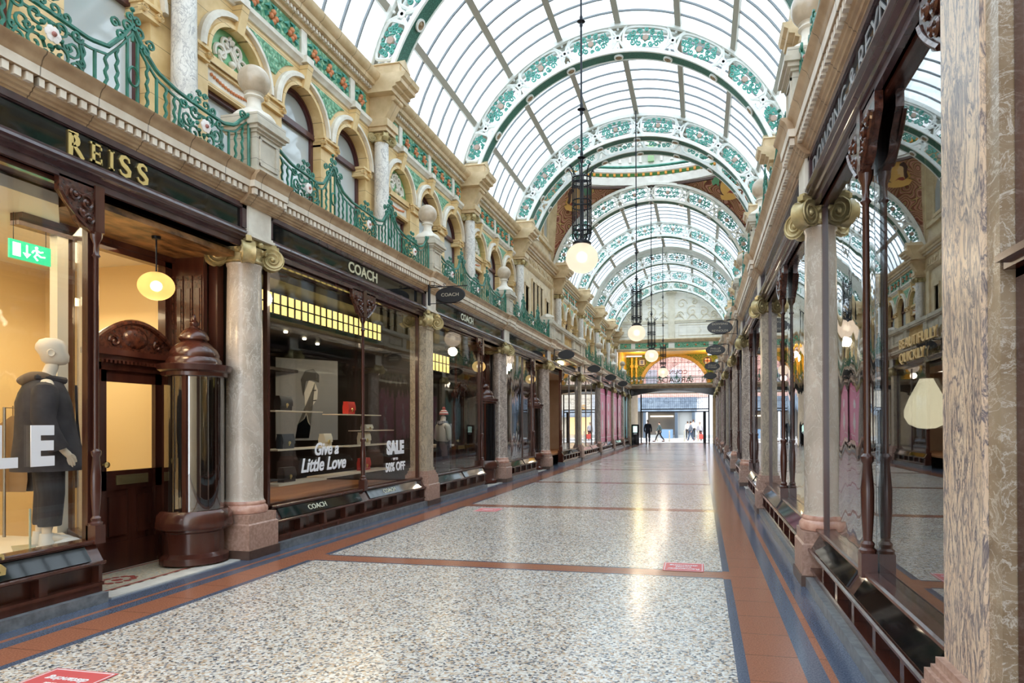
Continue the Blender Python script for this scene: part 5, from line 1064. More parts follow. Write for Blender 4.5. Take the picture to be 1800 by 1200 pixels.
# ================================================================== SHOPS LEFT
def Lx(X): return XL-X
r0 = room(0, 'L', .9, 7.06, CREAMW, WARMW, 3.0, WARMW, ent=5.14)
s0 = shop('L', 0, 'clothing shopfront with gilt capitals over a bright yellow lit window, nearest left', 1.0, 5.17, posts=(5.17,))
def serif(t_, y, z, mk, h=.165):                                      # gilt art nouveau capitals
    mb = MB(); s = .012; X0, X1 = .104, .117
    def bar(a, b, c_, d): mb.box(X0, X1, y+a, y+b, z+c_, z+d)
    def stroke(pts, w_): 
        vs = []
        for i, p in enumerate(pts):
            q0, q1 = pts[max(0, i-1)], pts[min(len(pts)-1, i+1)]; dx, dz = q1[0]-q0[0], q1[1]-q0[1]; l_ = math.hypot(dx, dz) or 1; nx, nz = -dz/l_, dx/l_; ww = 1.35*(w_[i] if isinstance(w_, list) else w_)
            for xx, sg in ((X0, 1), (X0, -1), (X1, -1), (X1, 1)): vs.append((xx, y+p[0]+nx*ww*sg, z+p[1]+nz*ww*sg))
        n = len(pts); mb.add(vs, [(i*4+k, i*4+(k+1) % 4, (i+1)*4+(k+1) % 4, (i+1)*4+k) for i in range(n-1) for k in range(4)]+[(0, 1, 2, 3), (n*4-4, n*4-3, n*4-2, n*4-1)])
    if mk == 'R':
        stroke([(.02, -.02), (.025, h)], [.014, .018]); stroke([(.0, h), (.09, h+.005)], .008)
        stroke([(.03+.055*math.cos(a)+.0, .115+.045*math.sin(a)) for a in [PI/2-i*PI/8 for i in range(9)]], [.008, .011, .014, .016, .016, .016, .014, .011, .008]); stroke([(.05, .07), (.09, .03), (.135, -.02)], [.010, .015, .012])
    if mk == 'E':
        bar(.015, .045, 0, h); bar(0, .11, h-.018, h); bar(0, .115, 0, .02); bar(.03, .09, .075, .093); bar(.10, .112, 0, .05); bar(.098, .11, h-.045, h); bar(.085, .095, .06, .105)
    if mk == 'I': bar(.012, .042, 0, h); bar(0, .055, h-.012, h); bar(0, .055, 0, .012)
    if mk == 'S':
        P = [(.10, .125), (.095, .155), (.06, .168), (.025, .155), (.012, .125), (.03, .095), (.07, .075), (.10, .05), (.098, .015), (.06, -.003), (.02, .005), (.0, .035)]
        stroke(P, [.006, .008, .010, .014, .016, .017, .018, .017, .015, .011, .008, .006])
    part(mb, 'letter', t_, GOLDM)
for mk, yy in (('R', 4.86), ('E', 5.06), ('I', 5.24), ('S', 5.35), ('S', 5.54)): serif(s0, yy, 3.785, mk, .168)
serif(s0, 4.25, .40, 'S', .08)
e0 = entry('L', 5.2, 6.93, 'deep timber shop entrance'); door('L', 5.98, 6.78, '', 1)
e0['label'] = 'nearest shop lobby with carved timber soffit and white marble sill, beside the large column'
showcase('L', 6.70, 'curved glass showcase with domed mahogany top beside the nearest large column')
pendant(.47, 6.13, 2.95, 'warm globe pendant hanging over the nearest shop doorway'); lamp_light((XL-.47, 6.13, 2.70), 6, (1, .7, .4), .1)
area_light((XL-1.6, 3.9, 3.38), 50, (1, .80, .50), 2.0, 4.6); area_light((XL-1.9, 6.3, 2.9), 10, (1, .8, .5), .8, .6)
ip = MB(); ip.box(1.03, 1.12, 5.55, 5.66, .45, 3.45); ip.prism([(.34, 5.06), (1.03, 5.48), (1.03, 5.60), (.34, 5.18)], 'z', .45, .50); struct(ip, 'wall_partition', WARMW, (None, 0, 0), 'L')
for k, (x, y) in enumerate(((.55, 3.95), (.62, 4.55), (1.3, 4.3))): solo(MB().lathe([(.075, 0), (.07, -.012), (.052, -.015), (.052, -.004), (.001, -.004)], (0, 0, 0), 20), 'downlight', [SPOT], f"recessed downlight in the yellow shop ceiling, {['left', 'right', 'back'][k]} one", 'lamp', (XL-x, y, 3.45), None, 'downlights in the yellow shop')
ex = thing('exit_sign', 'green emergency exit sign with running man hanging in the yellow shop window', 'sign', (XL-1.07, 5.32, 3.12))
part(MB().box(-.01, .01, -.19, .19, -.085, .085), 'sign_panel', ex, emis('exit_green', (.02, .42, .20), .9)); m_ = emis('exit_white', (.8, .95, .85), 1.0)
sg = MB(); sg.box(.011, .015, -.165, -.095, -.06, .06); sg.box(.011, .015, -.045, -.030, -.02, .06); sg.prism([(-.075, -.015), (0, -.015), (-.0375, -.06)], 'x', .011, .015); sg.ball((.013, .05, .055), .014, 8, k=5)
for pts in ([(.05, .04), (.055, .0)], [(.052, .0), (.09, -.02), (.13, -.015)], [(.055, .0), (.03, -.03), (.06, -.06)], [(.05, .035), (.085, .02), (.11, .03)], [(.048, .035), (.02, .02), (.01, .0)]): sg.tube([(.013, a, b) for a, b in pts], .009, 4)
part(sg, 'pictogram', ex, m_); wr = MB(); wr.tube([(0, -.15, .085), (0, -.15, .33)], .003, 4).tube([(0, .15, .085), (0, .15, .33)], .003, 4); part(wr, 'hanger', ex, IRON)
tm = tmx('L', .205, 0, 0)
lt = thing('window_lettering', 'large white SALE lettering on the yellow lit window', 'lettering', (None, 0, 0), 'L')
for ch, y in (('S', 3.86), ('A', 4.14), ('L', 4.42), ('E', 4.72)): tpart(ch, .42, tmx('L', .205, y, 1.345), 'letter', lt, WHITEV, bold=.022, sx=.92)
# mannequin
mq = thing('mannequin', 'cream headless-faced mannequin in charcoal hooded coat behind the nearest window', 'mannequin', (XL-.70, 5.16, .45)); mq['label'] = 'faceless cream mannequin in a charcoal hooded coat behind the nearest window'
mq.scale = (1.06, 1.12, 1.03); mq.rotation_euler[2] = -.62
MZ = [(0, 0, .92), (0, -.01, 1.10), (0, -.02, 1.28), (0, 0, 1.42), (0, .03, 1.52), (0, .055, 1.60), (0, .05, 1.68),
      (-.09, 0, .86), (-.10, .02, .48), (-.10, -.03, .10), (-.10, .12, .05), (.09, 0, .86), (.10, .03, .48), (.10, -.0, .10), (.10, .15, .05),
      (-.19, 0, 1.38), (-.24, -.02, 1.10), (-.25, .08, .84), (.19, 0, 1.38), (.24, -.03, 1.10), (.25, .08, .86), (.25, .11, .80)]
ME = [(0, 1), (1, 2), (2, 3), (3, 4), (4, 5), (0, 7), (7, 8), (8, 9), (9, 10), (0, 11), (11, 12), (12, 13), (13, 14), (3, 15), (15, 16), (16, 17), (3, 18), (18, 19), (19, 20), (20, 21)]
pts = MZ[:6]+MZ[7:]; ME = [(a-(a > 6), b-(b > 6)) for a, b in ME]; Rm = [(.15, .11), (.13, .10), (.15, .11), (.05, .05), .05, .05, .08, .055, .036, .03, .08, .055, .036, .03, .05, .04, .028, .05, .04, .028, .03]
fp = []; 
for q, (dy, dz, l) in enumerate(((.02, -.05, .06), (.035, -.045, .07), (.05, -.035, .065), (.06, -.02, .05), (.055, .0, .045))):
    b0 = len(pts); pts = pts+[(.25+.005*q, .11+dy*.6, .80+dz*.8), (.245, .11+dy, .80+dz-l*.5), (.235, .11+dy+.005, .80+dz-l)]; Rm += [.011, .010, .008]; ME += [(20, b0), (b0, b0+1), (b0+1, b0+2)]
skinned('body', pts, ME, Rm, MANN, mq, 2)
hd = MB(); hd.lathe([(.001, -.115), (.045, -.105), (.07, -.08), (.083, -.03), (.092, .02), (.09, .06), (.07, .10), (.035, .118), (.001, .122)], (0, 0, 0), 22, sx=.88, sy=1.12)
hd.v = [(x, y+.055+(.03*(-z/.115) if z < 0 and y > 0 else 0)-(.02 if z > 0 else 0)+(.03*z), z+1.68) for x, y, z in hd.v]
for s in (-1, 1): hd.lathe([(.022, -.006), (.028, 0), (.022, .008), (.014, .003), (.001, .004)], (s*.082, .03, 1.665), 12, 0, axis='x', sy=1.3)
part(hd, 'head', mq, MANN)
def loft(mb, secs, n=24, m=0):
    vs = []
    for (cx_, cy_, z, rx, ry) in secs: vs += [(cx_+rx*math.copysign(abs(math.cos(2*PI*i/n))**.85, math.cos(2*PI*i/n)), cy_+ry*math.sin(2*PI*i/n), z) for i in range(n)]
    return mb.add(vs, [(j*n+i, j*n+(i+1) % n, (j+1)*n+(i+1) % n, (j+1)*n+i) for j in range(len(secs)-1) for i in range(n)]+[tuple(range(n)), tuple(range((len(secs)-1)*n, len(secs)*n))], m)
ct = MB(); loft(ct, [(0, .03, .66, .28, .25), (0, .02, .80, .265, .23), (0, .01, .95, .25, .205), (0, 0, 1.10, .24, .19), (0, -.01, 1.24, .24, .18), (0, -.01, 1.32, .235, .16), (0, -.01, 1.38, .20, .135), (0, 0, 1.42, .14, .11), (0, .015, 1.465, .085, .085)])
for s_ in (-1, 1):
    ct.tube([(s_*.15, -.01, 1.35), (s_*.20, -.015, 1.33), (s_*.24, -.02, 1.24), (s_*.262, -.03, 1.10), (s_*.268, 0, .99), (s_*.262, .055, .87), (s_*.26, .065, .845)], [.07, .088, .088, .08, .076, .070, .072], 14)
part(ct, 'coat', mq, COAT); lap = MB(); lap.tube([(-.05, .20, 1.40), (-.02, .205, 1.1), (-.01, .235, .70)], .012, 4); lap.tube([(.06, .12, 1.43), (.10, .05, 1.44), (.10, -.05, 1.45), (0, -.10, 1.46), (-.10, -.05, 1.45), (-.10, .05, 1.44), (-.06, .12, 1.43)], .03, 8); part(lap, 'collar', mq, COAT)
tb = MB(); loft(tb, [(0, .01, .80, .17, .13), (0, .01, .90, .175, .135), (0, 0, 1.0, .16, .12)])
for s_ in (-1, 1): tb.tube([(s_*.085, .01, .86), (s_*.095, .02, .66), (s_*.10, .02+(.01 if s_ > 0 else 0), .46), (s_*.10, .0+(.02 if s_ > 0 else 0), .20), (s_*.10, .0+(.02 if s_ > 0 else 0), .19)], [.105, .10, .088, .078, .074], 16)
part(tb, 'trousers', mq, TROU)
skinned('hood', [(-.10, -.02, 1.46), (0, -.12, 1.45), (.10, -.02, 1.46), (0, -.17, 1.39), (.06, .07, 1.42), (-.06, .07, 1.42)], [(0, 1), (1, 2), (1, 3), (2, 4), (0, 5)], [.045, .06, .045, .05, .03, .03], COATH, mq, 2)
for s, yy in ((-1, .0), (1, .03)):
    sh = MB(); sh.add([(s*.10+a, yy+b, c_) for a, b, c_ in ((-.045, -.09, 0), (.045, -.09, 0), (.05, .19, 0), (-.05, .19, 0), (-.045, -.09, .025), (.045, -.09, .025), (.05, .19, .025), (-.05, .19, .025))], [(0, 1, 2, 3), (4, 5, 6, 7), (0, 1, 5, 4), (2, 3, 7, 6), (0, 3, 7, 4), (1, 2, 6, 5)])
    sh.lathe([(.05, 0), (.052, .03), (.048, .06), (.044, .11)], (s*.10, yy-.03, .02), 14); sh.lathe([(.052, 0), (.05, .03), (.03, .055), (.001, .062)], (s*.10, yy+.10, .02), 14, sy=1.9)
    for q in range(4): sh.tube([(s*.10-.03, yy+.02+q*.022, .09-q*.012), (s*.10+.03, yy+.02+q*.022, .09-q*.012)], .005, 4)
    part(sh, 'shoe', mq, SNEAK, 'white lace-up trainer')
part(MB().box(-.22, .22, -.2, .3, -.0, .006).tube([(.12, -.10, 0), (.12, -.10, .35)], .008, 6), 'stand', mq, mat('glass_stand', (.5, .6, .52), .1, .3))
def rack(x, y, z, n, label, cols, where):
    t = thing('clothes_rail', label, 'clothes rail', (XL-x, y, z)); rl_ = MB(); rl_.tube([(0, 0, 0), (0, 0, 1.25), (0, n*.07+.1, 1.25), (0, n*.07+.1, 0)], .014, 8); part(rl_, 'rail', t, mat('dull_steel', (.35, .32, .28), .3, .8))
    for i in range(n):
        g = MB(); yy = .08+i*.07; g.lathe([(.02, .62), (.06, .60), (.19, .53), (.20, .45), (.17, .2), (.18, 0), (.16, -.12)], (0, yy, .55), 14, sy=.16); g.tube([(0, yy, 1.17), (0, yy, 1.27)], .004, 4); 
        nm_ = {'tan_jacket': 'tan jacket', 'brown_jacket': 'dark brown jacket', 'cream_jacket': 'cream jacket', 'black_jacket': 'black jacket', 'red_cloth': 'deep red garment', 'black_cloth': 'black garment', 'red_cloth_2': 'bright red garment'}[cols[i % len(cols)].name.split('.')[0]]
        solo(g, 'hanging_garment', cols[i % len(cols)], f"{nm_}, {['first', 'second', 'third', 'fourth', 'fifth'][i]} from the near end of the {where}", 'clothing', (XL-x, y, z), None, f'clothes on the {where}')
cg = [mat('tan_jacket', (.30, .19, .10), .8), mat('brown_jacket', (.10, .06, .04), .7), mat('cream_jacket', (.60, .50, .36), .8), mat('black_jacket', (.03, .028, .03), .7)]
rack(1.9, 4.1, .45, 4, 'rail of brown jackets behind the mannequin at the left edge', [cg[1], cg[0]], 'rail behind the mannequin'); rack(1.6, 5.5, .45, 5, 'rail of tan and black jackets beyond the white partition', [cg[0], cg[3], cg[2]], 'rail past the white partition')

# Coach bay
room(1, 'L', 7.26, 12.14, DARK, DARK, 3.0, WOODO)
s1 = shop('L', 1, 'wide dark handbag shopfront with central post and gold lit grid', 7.52, 11.93, posts=(9.78,))
tpart('COACH', .215, tmx('L', .112, 9.70, 3.87), 'lettering', s1, mat('pale_gold_letters', (.62, .60, .42), .4), sx=1.15, bold=.004)
LBLU = mat('pale_letters', (.65, .68, .55), .4)
sl = Matrix.Rotation(R(-32), 4, 'Y')
def riser_text(s, t_, y, size=.10): 
    m_ = tmx('L', 0, 0, 0); mm = Matrix.Translation((.112, y, .43)) @ Matrix.Rotation(R(-28), 4, 'Y').inverted() @ m_; tpart(s, size, mm, 'lettering', t_, LBLU, sx=1.2)
riser_text('COACH', s1, 8.45); riser_text('COACH', s1, 10.55)
lp_ = thing('lit_grid_panel', 'long yellow backlit grid panel across the top of the handbag window', 'light panel', (None, 0, 0), 'L')
part(MB().box(.90, .93, 8.25, 11.78, 3.10, 3.40), 'lit_glass', lp_, LEDY); gr = MB()
for i in range(22): y = 8.25+3.53*i/21; gr.box(.885, .90, y-.012, y+.012, 3.09, 3.41)
for z in (3.09, 3.24, 3.395): gr.box(.885, .90, 8.25, 11.78, z-.008, z+.012)
part(gr, 'grid_bars', lp_, IRON)
SHELF = mat('pale_warm_shelf', (.75, .62, .45), .4)  # plain warm pale colour for shelves and tabletops
def shelf(x, y0, y1, z, lab, th=.03, dp=.30): return solo(MB().box(-dp/2, dp/2, y0-y1 if False else 0, y1-y0, -th, 0), 'display_shelf', SHELF, lab, 'shelf', (XL-x, y0, z), None, 'shelves in the handbag window')
shelf(.62, 8.12, 9.25, .74, 'lowest pale shelf at the left of the handbag window'); shelf(.75, 9.4, 11.6, .74, 'lowest pale shelf at the right of the handbag window'); shelf(.62, 8.1, 9.7, 1.20, 'middle pale shelf at the left of the handbag window', .02); shelf(.8, 10.2, 11.9, 1.18, 'middle pale shelf at the right of the handbag window', .02)
shelf(.62, 8.05, 9.15, 1.72, 'upper pale shelf at the left of the handbag window', .015); shelf(.8, 9.9, 11.3, 1.70, 'upper pale shelf at the right, under the red bag', .015); shelf(.8, 10.6, 11.9, 1.43, 'short shelf below the red bag', .015, .2)
def handbag(x, y, z, m_, lab, w_=.26, h=.19):
    t = thing('handbag', lab, 'handbag', (XL-x, y, z), None, 'handbags in the shop window'); b = MB()
    b.prism([(-.05, 0), (.05, 0), (.055, h*.6), (.035, h), (-.035, h), (-.055, h*.6)], 'y', -w_/2, w_/2); part(b, 'bag_body', t, m_)
    f = MB(); f.prism([(.056, h*.35), (.066, h*.35), (.062, h*.7), (.04, h+.012), (-.04, h+.012), (-.04, h), (.035, h), (.054, h*.62)], 'y', -w_/2-.004, w_/2+.004); part(f, 'flap', t, m_)
    fl_ = t.children[1]; part(MB().lathe([(.001, .012), (.022, .01), (.024, 0)], (.066, 0, h*.42), 12, axis='x').box(.06, .07, -.008, .008, h*.2, h*.35), 'clasp', fl_, GOLDM, 'brass turnlock'); return t
BB = mat('black_leather', (.02, .018, .018), .3); RB = mat('red_leather', (.50, .04, .03), .35); CB = mat('cream_leather', (.70, .60, .44), .4); NB = mat('navy_leather', (.03, .04, .05), .3)
for a in ((.62, 8.42, 1.72, BB, 'black handbag on the upper left shelf'), (.62, 8.47, 1.20, NB, 'dark navy handbag on the middle left shelf'), (.62, 8.50, .74, BB, 'black handbag on the lowest left shelf'), (.8, 10.45, 1.70, RB, 'bright red handbag on the upper right shelf', .22, .2), (.8, 10.95, 1.18, CB, 'cream handbag on the middle right shelf', .28, .2), (.75, 10.85, .74, RB, 'dark red handbag on the lowest shelf by the central post', .28, .2), (.8, 11.05, 1.43, CB, 'cream purse on the short shelf', .24, .09), (.62, 9.45, 1.20, CB, 'cream and tan handbag at the right end of the middle left shelf', .2, .18)): handbag(*a)
ds = thing('display_podium', 'oak display podium on the handbag shop floor', 'podium', (XL-.55, 9.7, .45)); part(MB().box(-.14, .14, -2.1, 2.0, 0, .03), 'top', ds, WOODO)
po_ = thing('portrait_poster', 'grey portrait poster of a dark haired woman behind the handbag shelves', 'poster', (XL-1.9, 10.95, 1.95)); po_.rotation_euler[2] = -.65; part(MB().box(-.02, 0, -.55, .55, -.7, .75), 'poster_panel', po_, mat('poster_grey', (.17, .18, .19), .5))
fc = MB(); fc.prism([(.02, .38), (.13, .34), (.18, .20), (.17, .05), (.10, -.06), (.02, -.12), (-.06, -.32), (-.18, -.42), (-.22, -.66), (.02, -.66), (.05, -.45), (.0, -.38), (-.05, -.1), (-.06, .15)], 'x', 0, .006); part(fc, 'portrait_face', po_, mat('portrait_pale', (.50, .50, .47), .5))
hr = MB(); hr.prism([(-.04, .55), (.10, .58), (.2, .48), (.2, .34), (.08, .38), (-.03, .36), (-.08, .1), (-.12, .38)], 'x', .006, .012); hr.prism([(.08, .20), (.15, .21), (.15, .19), (.08, .175)], 'x', .007, .012); hr.prism([(.09, .02), (.15, .03), (.15, .01), (.10, .0)], 'x', .007, .012); part(hr, 'portrait_hair', po_, mat('portrait_black', (.02, .02, .02), .5))
for k, (x, y, z) in enumerate(((1.2, 8.6, 3.0), (1.4, 9.6, 3.0), (1.6, 10.4, 3.0), (1.8, 11.1, 3.0), (2.2, 9.0, 2.45), (2.3, 10.2, 2.45), (2.35, 10.8, 2.45), (2.4, 11.6, 2.45))):
    solo(MB().lathe([(.03, 0), (.03, -.02), (.026, -.025), (.001, -.022)], (0, 0, 0), 14), 'spotlight', SPOT, f"small ceiling spotlight inside the handbag shop, {['front row', 'back row'][k//4]} {['first', 'second', 'third', 'fourth'][k%4]} from the left", 'lamp', (XL-x, y, z), None, 'spotlights in the handbag shop')
cs_ = MB(); cs_.box(1.0, 3.0, 7.3, 12.1, 3.0, 3.06); cs_.box(2.0, 3.0, 7.3, 12.1, 2.45, 2.5); part(cs_, 'soffit', s1, DARK)
area_light((XL-.8, 9.8, 2.9), 26, (1, .78, .5), .3, 3.6)
wt = thing('window_lettering', 'white script lettering Give a Little Love on the handbag window', 'lettering', (None, 0, 0), 'L')
shear = Matrix(((1, .28, 0, 0), (0, 1, 0, 0), (0, 0, 1, 0), (0, 0, 0, 1)))
tpart('Give a', .24, tmx('L', .215, 8.85, 1.18) @ shear, 'lettering', wt, WHITEV, bold=.006); tpart('Little Love', .26, tmx('L', .215, 8.80, .97) @ shear, 'lettering', wt, WHITEV, bold=.006)
wt = thing('window_lettering', 'white SALE up to 50% OFF lettering on the right pane of the handbag window', 'lettering', (None, 0, 0), 'L')
tpart('SALE', .30, tmx('L', .215, 10.98, 1.12), 'lettering', wt, WHITEV, bold=.018, sx=1.0); tpart('UP TO', .06, tmx('L', .215, 10.98, .93), 'lettering', wt, WHITEV); tpart('50% OFF', .21, tmx('L', .215, 10.98, .79), 'lettering', wt, WHITEV, bold=.006, sx=.95)

# third bay
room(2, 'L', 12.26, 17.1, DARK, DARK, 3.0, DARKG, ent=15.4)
s2 = shop('L', 2, 'second dark handbag shopfront with lobby beside the brecciated column', 12.45, 15.45, posts=(15.45,))
tpart('COACH', .20, tmx('L', .112, 14.3, 3.87), 'lettering', s2, LBLU, sx=1.1, bold=.004)
entry('L', 15.5, 16.9, 'second dark timber shop')['label'] = 'second shop lobby on the left, in dark timber with a warm globe'
door('L', 15.9, 16.65, '', 2); showcase('L', 16.62, 'curved showcase with black panels beside the brecciated marble column', True); pendant(.47, 16.1, 2.98, 'warm globe pendant over the second shop doorway on the left')
lp2 = thing('lit_grid_panel', 'small yellow backlit grid panel behind the second handbag window', 'light panel', (None, 0, 0), 'L'); part(MB().box(.90, .93, 13.9, 15.2, 2.75, 3.15), 'lit_glass', lp2, LEDY); gr = MB()
for i in range(7): y = 13.9+1.3*i/6; gr.box(.885, .90, y-.012, y+.012, 2.74, 3.16)
for z in (2.74, 2.95, 3.14): gr.box(.885, .9, 13.9, 15.2, z-.01, z+.01)
part(gr, 'grid_bars', lp2, IRON)
m2 = thing('mannequin', 'mannequin in red striped hat and patterned scarf behind the second handbag window', 'mannequin', (XL-.75, 14.42, .45)); m2.rotation_euler[2] = -.5
skinned('body', [(0, 0, .3), (0, 0, .7), (0, 0, .95), (0, 0, 1.08), (0, .01, 1.18), (0, .03, 1.28), (-.19, 0, 1.02), (-.22, 0, .7), (.19, 0, 1.02), (.22, 0, .7)], [(0, 1), (1, 2), (2, 3), (3, 4), (4, 5), (3, 6), (6, 7), (3, 8), (8, 9)], [(.14, .11), (.15, .11), (.18, .12), (.12, .09), .05, .085, .06, .05, .06, .05], MANN, m2, 2)
part(MB().lathe([(.15, .0), (.15, .5), (.14, .7)], (0, 0, 0), 14), 'skirt', m2, NAVY); skinned('jumper', [(0, 0, .62), (0, 0, .95), (0, 0, 1.06), (-.19, 0, 1.02), (-.23, 0, .7), (.19, 0, 1.02), (.23, 0, .7)], [(0, 1), (1, 2), (2, 3), (3, 4), (2, 5), (5, 6)], [(.18, .14), (.20, .14), (.12, .1), .07, .06, .07, .06], mat('oatmeal_jumper', (.52, .48, .42), .8), m2)
h_ = MB()
for i in range(6): a0, a1 = i/6*PI/2, (i+1)/6*PI/2; h_.lathe([(.105*math.cos(a0), .12*math.sin(a0)), (max(.001, .105*math.cos(a1)), .12*math.sin(a1))], (0, .03, 1.30), 16, i % 2)
h_.ball((0, .03, 1.44), .04, 8, 0, k=5); part(h_, 'striped_hat', m2, [mat('hat_red', (.55, .06, .05), .8), SHIRT]); sc = MB(); sc.lathe([(.10, 1.06), (.13, 1.10), (.11, 1.16)], (0, 0, 0), 14); sc.box(.05, .14, .10, .14, .55, 1.1); part(sc, 'scarf', m2, noisy('scarf_pattern', (.03, .04, .09), (.60, .55, .55), 30, .8))
dt = thing('display_table', 'white topped display table with small boxes in the second handbag window', 'table', (XL-1.3, 15.0, .45)); part(MB().box(-.4, .4, -.5, .5, .55, .6), 'tabletop', dt, SHELF); part(MB().box(-.35, .35, -.45, .45, 0, .55), 'cabinet', dt, WOOD)
p2 = thing('portrait_poster', 'grey portrait poster inside the second handbag shop', 'poster', (XL-1.9, 15.6, 2.0)); part(MB().box(-.02, 0, -.4, .4, -.6, .6), 'poster_panel', p2, mat('poster_light', (.40, .41, .41), .5)); part(MB().lathe([(.001, -.22), (.1, -.18), (.15, 0), (.12, .16), (.001, .2)], (.0, 0, .15), 14, sx=.06), 'portrait_face', p2, mat('portrait_mid', (.24, .22, .21), .5))
area_light((XL-1.0, 14.0, 3.3), 16, (1, .8, .55), .5, 2.5)
# fourth bay
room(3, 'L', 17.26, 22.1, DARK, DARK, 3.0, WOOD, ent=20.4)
s3 = shop('L', 3, 'shopfront with slim mullions between the two brecciated columns', 17.45, 20.45, posts=(20.45,), mull=(19.3,), gl=[GLASSW, GLASS])
entry('L', 20.5, 21.9, 'x')['label'] = 'third shop lobby on the left, beside the fourth column'; door('L', 20.9, 21.65, '', 3); showcase('L', 21.62, 'curved showcase beside the fourth column on the left')
pendant(.47, 21.2, 3.0, 'warm globe pendant over the third shop doorway on the left'); area_light((XL-1.0, 19.0, 3.3), 30, (1, .88, .7), .5, 2.5)
dt = thing('display_table', 'pale display table behind the slim mullioned window', 'table', (XL-.9, 19.6, .45)); part(MB().box(-.3, .3, -1.0, 1.0, .45, .5), 'tabletop', dt, SHELF); part(MB().box(-.25, .25, -.9, .9, 0, .45), 'cabinet', dt, WOOD)
# crossing bay
room(4, 'L', 22.3, 28.3, noisy('beige_shop_wall', (.42, .30, .20), (.48, .35, .24), 2, .6), WARMW, 3.0, WOODO)
s4 = shop('L', 4, 'shopfront at the crossing with open doorway and red clothing', 24.6, 28.15, posts=(24.6,), mull=(26.4,), gl=GLASSR); area_light((XL-1.3, 24.0, 3.3), 22, (1, .85, .65), 1, 3)
rack(.6, 22.9, .0, 5, 'rail of red and black clothing in the open doorway at the crossing', [mat('red_cloth', (.45, .03, .03), .8), BLK, mat('red_cloth_2', (.55, .06, .05), .8)], 'open doorway rail')
# far bays
PINK = mat('pink_panel', (.72, .16, .34), .35); PINKW = mat('pink_panel_white', (.80, .72, .78), .4); TEALP = mat('teal_panel', (.18, .48, .42), .4); BLUEP = mat('blue_panel', (.25, .55, .65), .4)
shop('L', 5, 'far left shopfront with bright reflecting panes beyond the crossing', 28.65, 33.6, mull=(30.3, 31.9), gl=GLASSR); room(5, 'L', 28.5, 33.8, DARKG, DARKG, 2.5)
for i, (a, b, nm) in ((6, (34.2, 38.95, 'first')), (7, (39.5, 43.95, 'second'))):
    shop('L', i, f'{nm} far shopfront with pink hoarding panels on the left', a, b, posts=((a+b)/2,))
    for k, (c_, d) in enumerate(((a+.08, (a+b)/2-.08), ((a+b)/2+.08, b-.08))):
        t = thing('pink_hoarding', f"pink printed hoarding panel, {['near', 'far'][k]} one of the {nm} pair", 'hoarding', (None, 0, 0), 'L', 'pink hoarding panels'); part(MB().box(.205, .22, c_, d, .55, 3.45), 'panel', t, PINK)
        wp = MB(); m_ = (c_+d)/2; wp.box(.20, .205, c_+.08, d-.08, 3.15, 3.18); wp.box(.20, .205, c_+.08, d-.08, .80, .83)
        for z, r in ((2.5, .28), (1.9, .18), (1.5, .38), (1.1, .15)): wp.lathe([(.001, -.005), (r, 0)], (.20, m_, z), 5, axis='x', sx=.8)
        part(wp, 'white_print', t, PINKW)
shop('L', 8, 'farthest left shopfront with pale green panels', 44.5, 47.7, posts=(46.1,))
for k, (c_, d, m_) in enumerate(((44.6, 46.0, TEALP), (46.2, 47.6, BLUEP))): solo(MB().box(.205, .22, c_, d, .55, 3.45), 'green_hoarding', m_, f"{['pale green', 'pale blue green'][k]} panel in the farthest left shopfront", 'hoarding', (None, 0, 0), 'L')
solo(MB().box(.2, .4, 48.6, 52.4, .1, 3.4), 'painted_hoarding', TEALP, 'pale blue and green painted hoarding beside the totem at the exit', 'hoarding', (None, 0, 0), 'L')

# ================================================================== SHOPS RIGHT
def rlabel(i, s): return s
GIL = mat('grey_outlined_letters', (.26, .27, .29), .4)
room(0, 'R', 2.9, 7.06, DARK, DARK, 3.2, WOODO)
r_0 = shop('R', 0, 'reflective shopfront with outlined name and teardrop lamp, nearest right', 3.60, 6.98, posts=(5.17,), gl=[GLASSR, GLASSW])
tpart('DOWSING & REYNOLDS', .24, tmx('R', .112, 5.25, 3.872), 'lettering', r_0, GIL, sx=1.25, bold=-.001)
wt = thing('window_lettering', 'gold Beautifully Quickly lettering on the nearest right window', 'lettering', (None, 0, 0), 'R')
for s, z in (('BEAUTIFULLY', 1.97), ('QUICKLY', 1.89)): tpart(s, .08, tmx('R', .215, 4.60, z), 'lettering', wt, mat('gold_vinyl', (.40, .28, .12), .4), sx=1.3, align='LEFT')
td = thing('teardrop_lamp', 'glowing teardrop bulb hanging behind the nearest right window', 'lamp', (XR+.62, 5.1, 1.95)); td.location = (XR+.45, 4.90, 1.64)
part(MB().lathe([(.001, -.155), (.05, -.15), (.10, -.125), (.125, -.08), (.125, -.04), (.10, .03), (.06, .11), (.04, .15), (.04, .16), (.001, .16)], (0, 0, 0), 28), 'bulb', td, emis('teardrop_glow', (1, .84, .55), 1.5)); part(MB().lathe([(.042, .155), (.045, .24), (.02, .25), (.008, .30)], (0, 0, 0), 16).tube([(0, 0, .28), (0, 0, 1.65)], .004, 5), 'lamp_holder', td, GOLD)
gp = thing('window_pendant', 'white globe pendant partly hidden by the cream pilaster, behind the right window', 'lamp', (XR+.64, 5.33, 2.75)); part(MB().ball((0, 0, 0), .15, 20, k=12), 'globe', gp, mat('opal_globe', (.75, .68, .52), .15)); part(MB().tube([(0, 0, .15), (0, 0, .7)], .006, 5), 'cord', gp, IRON)
rw = ['', 'second', 'third', 'fourth', 'fifth', 'sixth', 'seventh', 'eighth', 'ninth']
